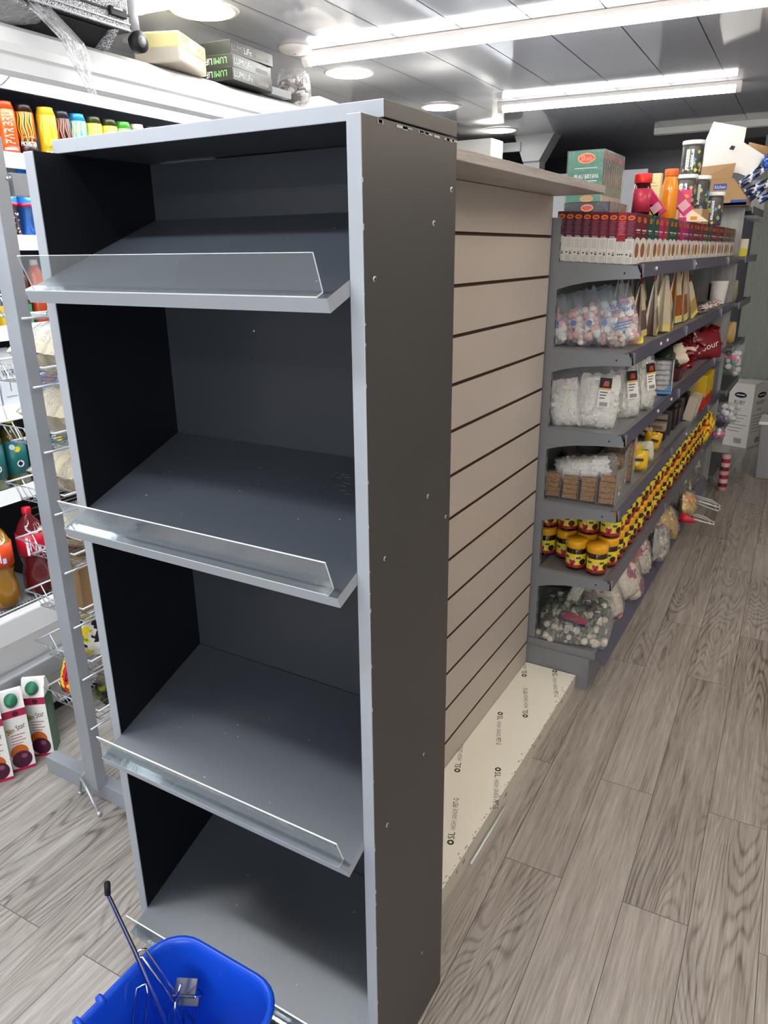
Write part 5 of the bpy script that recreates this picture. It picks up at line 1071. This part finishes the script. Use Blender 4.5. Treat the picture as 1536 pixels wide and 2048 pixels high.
def loose(lab, x, y, z, cols, w_, h_, t_, rot, seed, cat='bag', group='loose bags on the base deck', fm=None):
    t = thing('clear_bag', lab, cat, (x, y, z), rot, group)
    def mf(u, v): return cols[int(abs(noise.noise(Vector((u * 1.6 + seed, v * 2.2, seed * 2.0)))) * 1.9 * len(cols)) % len(cols)]
    b = MB(); pillow(b, w_ * .92, h_ * .9, t_ * .85, mf, seed, .012, nu=26, nv=28); b.build('contents', t)
    b = MB(); pillow(b, w_, h_, t_, fm or M_FILM, seed + 5, .014, nu=22, nv=24); b.build('film', t)
loose('milky bag with pink band behind the green sweets', -.60, 2.80, ZB, [WB, WB, WB, PKB], .20, .16, .11, (-.5, .1, .9), 3)
loose('white twisted bag top standing up under the fifth shelf', -.73, 2.68, ZB + .06, [WB], .05, .17, .03, (.1, .35, .2), 6)
loose('rounded clear bag with red corner bulging over the rail', -.57, 3.02, ZB, [WB, WB, RB, paint('#28406e', .3)], .20, .20, .13, (-.35, .15, 1.1), 11)
DK2 = mat('dim_bag', '#57463c', .5, var=.4, vscale=20)
loose('dim brown bag behind the red-cornered one', -.68, 3.18, ZB, [DK2, WB], .2, .2, .11, (-.2, 0, .8), 13)
loose('pale paper-like bag sagging over the deck edge', -.575, 3.32, ZB, [WB, WB, WB, RB], .16, .19, .08, (-.25, .1, 1.2), 17, fm=M_FILM2)
loose('clear crumpled bag hanging beyond the price rail', -.530, 3.50, ZB + .02, [mat('grey_film_fill', '#8d8a82', .4), WB, WB], .15, .16, .07, (-.1, .15, 1.35), 21, fm=M_FILM2)
loose('bag of brown and red pieces under the hanging clear one', -.58, 3.66, ZB, [paint('#8a5038', .4), WB, paint('#a83a2c', .35)], .17, .17, .09, (-.3, 0, 1.1), 25)
loose('gold and brown foil bag on the base deck', -.55, 3.86, ZB, [M_GOLD, paint('#6b4a24', .3), M_GOLD], .17, .17, .10, (-.3, .1, 1.2), 29)
loose('orange and gold foil top further along the deck', -.50, 4.12, ZB + .06, [M_GOLD, M_OR, paint('#d0c8a0', .25)], .13, .13, .08, (-.2, .2, 1.2), 35)
loose('dark bag in the shadow at the back of the base deck', -.70, 3.9, ZB, [DK2], .22, .2, .12, (-.2, 0, .8), 37)
b = MB(); b.lathe([(.026, 0), (.024, .03), (.008, .075), (.002, .09)], paint('#c01f34', .25), 16, M=Matrix.Rotation(1.75, 4, 'Y')); tag(b.build('red_cone_packet', loc=(-.52, 4.0, ZB + .08)), 'small red cone-shaped packet poking over the base rail', 'packet')
for k, (y, z, rz) in enumerate(((4.22, .19, .1), (4.50, .20, -.2), (4.42, .235, .0))):
    t = thing('cable_coil', 'looped bundle of white cable ties, %s of the three sticking out over the aisle' % ['nearest', 'farthest', 'topmost'][k], 'cable bundle', (-.56, y, z), (0, .15, rz), 'white looped bundles at the base')
    for q in range(4):
        b = MB(); wd = .028 + .006 * q; L_ = .16 + .01 * q
        b.tube([(0, -wd, .004 * q), (L_ * .7, -wd * 1.1, .004 * q), (L_, -wd * .4, .0), (L_, wd * .4, -.0), (L_ * .7, wd * 1.1, .003 * q), (0, wd, .003 * q)], .0035, M_PAPER if q % 2 else M_INK2, 6); b.build('loop', t)
for k in range(4): loose('dim bag far along the base deck, %s past the cable bundles' % ORD[k], -.62, 4.35 + k * .2, ZB, [DK2, WB if k % 2 else DK2], .2, .2, .12, (-.2, 0, .9), 50 + k)
# things hanging past the far end, on clip strips
TC = [paint('#d8d8d8', .2, coat=.5), paint('#3f9a5a', .3), paint('#d86aa8', .3), paint('#e0d848', .3), paint('#3a4a7e', .3), M_FILM2, paint('#c8c8d0', .2), paint('#1c1c20', .3)]
for k, (x, y, z, s, cols, lab) in enumerate(((-.50, 5.32, .82, (.06, .04, .085), [TC[0], TC[2], TC[3], TC[0], TC[1]], 'pack of pastel plastic toys hanging just left of the ribbed panel'), (-.50, 5.24, .52, (.07, .04, .06), [TC[4], TC[0], TC[1], TC[7], paint('#6a4a8e', .3), TC[0]], 'pack of blue, green and white toys hanging in front of the tall white box'), (-.50, 5.10, .44, (.035, .03, .035), [TC[2], TC[2], paint('#c02a80', .3), TC[0]], 'small magenta flower-like toy below the blue ones'))):
    t = thing('hanging_toy_pack', lab, 'toy pack', (x, y, z), 0, 'toy packs hanging at the end of the run')
    b = MB(); lumps(b, s[0] * 2, s[2] * 2, s[1] * 2, cols, 26 if k < 2 else 9, .022 if k < 2 else .018, 60 + k); b.build('toys', t)
    b = MB(); pillow(b, s[0] * 2.3, s[2] * 2.3, s[1] * 2.2, M_FILM, 60 + k, .008); b.build('clear_pack', t)
b = MB(); pr_ = [paint('#c9a8a4', .35), paint('#8a1f30', .35), paint('#d8c0bc', .35), paint('#a83048', .35)]
b.lathe([(.029, k * .029) for k in range(10)], [pr_[k % 4] for k in range(9)], 18); tag(b.build('wrapping_roll', loc=(-.462, 5.46, 0.0)), 'upright pink and red striped roll on the floor past the far shelving end', 'wrapping roll')
b = MB(); b.box((0, 0, 0), (.06, .05, .10), paint('#d8d0bc', .4)); b.rect((0, -.0006, 0), (1, 0, 0), (0, 0, 1), .0, .0, .06, .045, paint('#e0cc10', .4)); tag(b.build('yellow_tag_box', loc=(-.56, 5.26, 1.5535)), 'small cream box with yellow lower half on the narrow end unit', 'box')
for k, (z, c) in enumerate(((1.2805, '#8a8460'), (1.0075, '#c8a050'), (1.0075, '#b8b0a0'))):
    b = MB(); pillow(b, .07, .13, .05, paint(c, .35), 3 + k, .005, nu=8, nv=8); tag(b.build('hanging_packet', loc=(-.56, 5.30 + .12 * k, z + .002)), ['dull olive packet on the narrow end unit', 'amber bottle-like packet on the narrow end unit, nearer', 'pale packet on the narrow end unit, farther'][k], 'packet')
b = MB(); b.box((0, 0, 0), (.10, .03, .20), paint('#5c6470', .35)); tag(b.build('grey_blue_box', loc=(-.64, 5.0, Z4)), 'grey-blue box at the far end of the fourth shelf', 'box')
for k in range(3): crumple('yellow and red packet heap under the fourth shelf end, %s' % ['nearest', 'middle', 'farthest'][k], 'yellow_packet_heap', (-.56, 4.86 + .1 * k, Z5), [cY, cY, cR, M_OR], (.035, .045, .07), 80 + k, 'packet', group='yellow packet heaps at the far end of the fifth shelf')

# ================================================================== far end: glove carton, ribbed panel, bin, pillar
t = thing('tall_white_carton', 'tall white carton printed RUBY PVC standing on the floor at the end of the aisle', 'carton', (-.63, 6.868, 0), math.atan2(-.074, .193))
W_, D_, H_ = .207, .30, .535
WC = mat('white_carton_board', '#d5d3cc', .55, var=.04)
b = MB(); b.box((0, 0, 0), (W_, D_, H_), WC); r, u = (1, 0, 0), (0, 0, 1); O = (0, -.0006, 0)
def ruby(b, O, r, u, W_, sc=1.0):
    Ov = Vector(O); rv = Vector(r)
    b.oval(O, r, u, W_ * .47, .44, W_ * .25, .024, mat('navy_ink', '#161c30', .4)); b.rect(Ov + (Vector((0, -.0008, 0)) if r[0] else Vector((.0008, 0, 0))), r, u, W_ * .30, .436, W_ * .64, .445, WC)
    b.text('RUBY', Ov + rv * W_ * .47 + Vector((0, 0, .36)), r, u, .035, M_INK, width=W_ * .45)
    b.text('PVC', Ov + rv * W_ * .45 + Vector((0, 0, .305)), r, u, .025, M_INK, width=W_ * .24)
    for k in range(6): b.rect(O, r, u, W_ * .12, .27 - k * .028, W_ * (.85 - .12 * (k % 3)), .276 - k * .028, M_INK2)
    for k in range(9): b.rect(O, r, u, W_ * .45 + k * W_ * .035, .03, W_ * .468 + k * W_ * .035, .075, M_INK)
ruby(b, O, r, u, W_); ruby(b, (W_ + .0006, 0, 0), (0, 1, 0), u, D_)
b.build('carton_body', t)
b = MB(); b.add([(0, 0, H_), (W_, 0, H_), (W_ + .01, .12, H_ + .02), (.0, .12, H_ + .018)], [(0, 1, 2, 3)], WC); b.build('top_flap', t, solid=.003)
M_RIB = mat('ribbed_grey_panel', '#8c9088', .5, var=.05)
b = MB(); poly = []
for k in range(27):
    x = k * .011; poly += [(x, 0.0 if k % 2 else .006)]
poly += [(.29, .06), (0, .06)]
b.prism(poly, 'z', 0, 2.5, M_RIB); o = b.build('trim_1', loc=(-.665, 7.22, 0), rot=(0, 0, ROT)); struct(o, 'vertically ribbed pale grey pillar cladding at the end of the aisle')
b = MB(); b.box((-.37, 7.5, 0), (1.3, 7.58, 2.5), mat('dark_far_door', '#2b2c30', .4)); o = b.build('door_1'); struct(o, 'dark doorway at the far end')
t = thing('waste_bin', 'grey bin with white rim cut off by the right edge of the photo', 'bin', (-.13, 6.02, 0))
b = MB(); b.prism([(-.16, 0), (.16, 0), (.18, .40), (-.18, .40)], 'y', -.14, .14, mat('bin_grey', '#8f8f90', .4)); b.build('tub', t, bevel=.01)
b = MB(); b.box((-.19, -.15, .40), (.19, .15, .425), M_WHITE); b.build('rim', t, bevel=.006)
b = MB(); b.lathe([(.05, 0), (.05, .25), (.02, .30)], paint('#5a78b0', .3), 16); tag(b.build('blue_canister', loc=(-.21, 7.0, 0)), 'blue canister behind the grey bin', 'canister')
t = thing('wall_mounted_box', 'grey plastic electrical box with cable loop at the top of the ribbed pillar', 'electrical box', (-.50, 5.95, 1.93))
b = MB(); b.box((0, 0, 0), (.25, .10, .22), mat('dusty_grey_plastic', '#77777a', .45)); b.rect((0, -.0008, 0), (1, 0, 0), (0, 0, 1), .02, .08, .08, .15, M_GMETD); b.rect((0, -.0012, 0), (1, 0, 0), (0, 0, 1), .03, .10, .055, .13, M_BLACK); b.build('housing', t, bevel=.01)
b = MB(); b.tube([(-.03, .03, .22), (.0, .03, .265), (.06, .03, .285), (.14, .03, .26)], .004, M_CHILLG, 8); b.build('cable', t)
b = MB(); b.box((-.10, 0, -.16), (.0, .03, .10), M_PANELWOOD); b.build('wall_bracket', t)
# far left: pillar, its ceiling reflection modelled as a flare, and pale boxes, seen over the top board
PG = mat('pale_grey_cladding', '#9a9ca0', .45)
b = MB(); b.box((-2.42, 6.48, 0), (-2.28, 6.62, 2.30), PG); b.prism([(-2.42, 2.30), (-2.28, 2.30), (-2.16, 2.5), (-2.50, 2.5)], 'y', 6.46, 6.64, PG); struct(b.build('trim_2'), 'pale grey pillar and its modelled ceiling reflection far behind')
b = MB(); b.box((-3.0, 6.44, 2.38), (-2.44, 6.50, 2.45), PG); struct(b.build('trim_3'), 'pale beam running left from the far pillar')
ZS = 2.0
b = MB(); b.box((-2.92, 6.25, 0), (-1.35, 6.30, 2.17), PG); tag(b.build('partition_panel', off=(-2.1, 6.27, 0), loc=(-2.1, 6.27, 0)), 'pale grey partition far behind the slatwall top board', 'partition')
b = MB(); b.box((0, 0, 0), (.30, .25, .17), M_PAPER); tag(b.build('white_storage_box', loc=(-2.80, 6.22 - .26, 2.262)), 'white box far off above the chiller, beside the pale pillar', 'box')
b = MB(); b.box((0, 0, 0), (1.15, .06, .30), mat('far_grey_board', '#8b8c8e', .55, var=.12, vscale=6)); tag(b.build('wall_board', loc=(-1.55, 7.6, 1.85)), 'long grey board seen between the green boxes and the sweet tubs', 'wall board')
b = MB(); b.box((-1.55, 7.55, 0), (-.5, 7.68, 1.85), mat('far_dark_unit', '#3f4146', .5)); tag(b.build('storage_unit', off=(-1, 7.6, 0), loc=(-1, 7.6, 0)), 'dark storage unit far behind the stocked shelving', 'storage unit')
# white posters above the chiller, mostly known from their reflection in the ceiling
for k, (y0, y1, z0_) in enumerate(((3.2, 3.75, 2.28), (4.4, 5.1, 2.28))):
    b = MB(); b.box((0, y0, z0_), (.01, y1, 2.46), M_PAPER); b.box((.011, y0, 2.40), (.013, y0 + .15, 2.46), paint('#c8484a', .4));
    o = b.build('wall_poster', loc=tuple(P(-3.02, 0, 0)), rot=(0, 0, ROT)); tag(o, 'white poster with red corner high on the left wall, %s' % ['nearer one', 'farther one'][k], 'poster')

# ================================================================== things stored on top of the chiller
ZC = 2.2625
t = room_thing('speckled_case', 'speckled black and white trolley case with clasps on the chiller top', 'trolley case', -2.30, 2.02, ZC)
M_SPECK = mat('speckled_case_skin', '#77777c', .5)
nt = M_SPECK.node_tree; tc = nt.nodes.new('ShaderNodeTexCoord'); nn = nt.nodes.new('ShaderNodeTexNoise'); nn.inputs['Scale'].default_value = 330; cr = nt.nodes.new('ShaderNodeValToRGB'); cr.color_ramp.elements[0].position = .47; cr.color_ramp.elements[0].color = (.015, .015, .018, 1); cr.color_ramp.elements[1].position = .56; cr.color_ramp.elements[1].color = (.75, .75, .78, 1)
nt.links.new(tc.outputs['Object'], nn.inputs['Vector']); nt.links.new(nn.outputs['Fac'], cr.inputs[0]); nt.links.new(cr.outputs[0], nt.nodes['Principled BSDF'].inputs['Base Color'])
b = MB(); b.box((-.34, -.34, .052), (.155, .14, .20), M_SPECK, bottom=M_BLACK); b.build('case_shell', t, bevel=.004)
b = MB(); b.box((.154, -.34, .098), (.160, .14, .104), M_BLACK); b.box((.154, -.34, .055), (.159, .14, .060), M_EDGE); b.box((.154, -.34, .073), (.159, .14, .078), M_EDGE); b.build('seam_trim', t)
for y in (-.20, .05):
    b = MB(); b.box((.155, y, .086), (.168, y + .07, .112), M_BLACK); b.box((.166, y + .01, .102), (.172, y + .05, .110), M_EDGE); b.build('clasp', t, bevel=.002)
b = MB(); b.prism([(-.30, .0), (.06, .0), (.13, .045), (.13, .052), (-.30, .052)], 'y', -.24, .06, M_BLACK); b.build('foot_block', t)
b = MB(); b.prism([(.06, .0), (.10, .0), (.155, .05), (.12, .051)], 'y', .07, .09, M_SPECK); b.build('support_strut', t)
b = MB(); b.tube([(.11, .178, .19), (.12, .178, .04)], .032, M_CHILLG, 16); b.build('wheel_leg', t)
b = MB(); M = Matrix.Translation((.145, .182, .034)) @ Matrix.Rotation(PI / 2, 4, 'Y'); b.lathe([(.012, .022), (.018, .018), (.034, .014), (.034, -.014), (.018, -.018)][::-1], [M_BLACK, M_BLACK, M_BLACK, M_GMETD], 24, M=M); b.lathe([(.012, .012), (.012, .024), (.006, .026)], M_CHILLG, 16, M=M); b.build('wheel', t)
def draped(lab, x, y, seed, s, tail):
    t = room_thing('plastic_bag', lab, 'plastic bag', x, y, ZC)
    def fn(u, v):
        a = 2 * PI * u; p = PI * v; d = 1 + .3 * noise.noise(Vector((math.cos(a) * 2 + seed, math.sin(a) * 2, p * 2))) + .12 * noise.noise(Vector((math.cos(a) * 7, math.sin(a) * 7 + seed, p * 6)))
        return (s[0] * d * math.sin(p) * math.cos(a), s[1] * d * math.sin(p) * math.sin(a), s[2] * (1 - math.cos(p)) * d)
    b = MB(); b.surf(fn, 40, 26, M_FILM4); b.build('bag_bulge', t)
    if tail:
        def ft(u, v):
            wv = .06 * (1 - v * .8) + .006 * math.sin(u * 20); sx = .05 + .15 * min(1, v * 1.6) ** 1.5
            return (sx + .012 * nz(u * 6, v * 5, seed), (u - .5) * 2 * wv + .16 * v + .02, .12 - .13 * v - .15 * max(0, v - .25) * 1.6 + .012 * nz(u * 9, v * 3, seed + 5))
        b = MB(); b.surf(ft, 16, 26, M_FILM4); b.surf(lambda u, v: tuple(Vector(ft(u * .9 + .05, v * .9)) + Vector((.008, .006, .004))), 16, 24, M_FILM4); b.build('hanging_tail', t)
draped('crumpled clear plastic bag hanging down over the chiller front at top left', -2.27, 1.72, 3, (.12, .19, .05), True)
# yellow wrapped box
t = room_thing('yellow_wrapped_box', 'box wrapped in yellow paper and plastic on top of the chiller', 'wrapped box', -2.275, 2.43, ZC)
YW = mat('pale_yellow_wrap', '#eadf9c', .4, var=.12, vscale=8, bump=.3, bscale=30, coat=.4)
M = Matrix.Rotation(.35, 4, 'Z')
b = MB(); b.box((-.05, -.12, .0), (.13, .14, .055), mat('beige_box_side', '#c9bfae', .5), M=M); b.box((-.051, -.121, .045), (.131, .141, .10), YW, M=M); b.build('box_body', t, bevel=.008)
b = MB()
for k in range(5): b.box((.1315, -.11, .06 + k * .007), (.1322, -.02 - .02 * (k % 2), .0625 + k * .007), mat('grey_yellow_ink', '#a8a068', .5), M=M)
b.oval((.133, .06, .075), (0, 1, 0), (0, 0, 1), 0, 0, .009, .007, mat('grey_yellow_ink', '#a8a068', .5), M=M); b.oval((.133, .10, .072), (0, 1, 0), (0, 0, 1), 0, 0, .006, .006, mat('grey_yellow_ink', '#a8a068', .5), M=M)
b.build('print', t)
# light boxes
LUMB = mat('black_light_box', '#20231f', .35)
for k in range(3):
    t = room_thing('light_box', 'black lamp carton lettered LUMILIFE on top of the chiller, %s of the stack' % ['lowest', 'middle', 'uppermost'][k], 'lamp carton', -2.235 - .004 * k, 2.755 + .006 * k, ZC + .001 + k * .048, 'black lamp cartons on the chiller')
    t.rotation_euler = (0, 0, ROT + math.radians(4) + (0, .02, -.05)[k])
    b = MB(); b.box((-.09, -.07, 0), (.09, .22, .047), LUMB)
    gn = paint('#6fb56a', .4); pw = paint('#d8dcd8', .4)
    if k < 2:   # end face, printed upside down
        b.text('LUMI', (.03, -.0706, .036), (-1, 0, 0), (0, 0, -1), .022, gn, 'c', .062); b.text('LiFe', (-.032, -.0706, .036), (-1, 0, 0), (0, 0, -1), .022, pw, 'c', .045)
    b.text('LUMI', (.0906, .02 - .045, .012), (0, 1, 0), (0, 0, 1), .022, pw if k != 2 else M_INK2, 'c', .07); b.text('LiFe', (.0906, .045, .012), (0, 1, 0), (0, 0, 1), .022, pw, 'c', .05)
    b.rect((.0906, 0, 0), (0, 1, 0), (0, 0, 1), .10, .010, .19, .026, M_INK2)
    b.build('carton_body', t, bevel=.001)
b = MB(); b.box((-.08, -.03, 0), (.09, .12, .03), M_CHILLG); o = b.build('grey_carton', loc=tuple(P(-2.27, 3.03, ZC)), rot=(0, 0, ROT)); tag(o, 'thin grey carton lying just right of the black lamp cartons', 'carton')
t = room_thing('bag_of_parts', 'clear bag of brown and white parts on the chiller beside the lamp cartons', 'plastic bag', -2.24, 3.26, ZC)
b = MB(); lumps(b, .12, .11, .12, [mat('brown_parts', '#8d8173', .5), M_PAPER, mat('dim_parts', '#5e564e', .5), M_INK2], 70, .016, 7, sh='cube'); b.build('parts', t)
b = MB(); pillow(b, .16, .15, .15, M_FILM, 3, .012); b.build('clear_bag', t)
for k, (y, h_, c) in enumerate(((3.52, .055, '#e9e6de'), (3.86, .05, '#eeeeea'), (4.2, .06, '#e2ded4'))):
    b = MB(); b.box((-.12, -.12, 0), (.12, .15, h_), paint(c, .5)); o = b.build('white_carton', loc=tuple(P(-2.33, y, ZC)), rot=(0, 0, ROT + .1)); tag(o, 'low white carton on the far chiller top, %s past the bag of parts' % ORD[k], 'carton', 'white cartons on the chiller top')
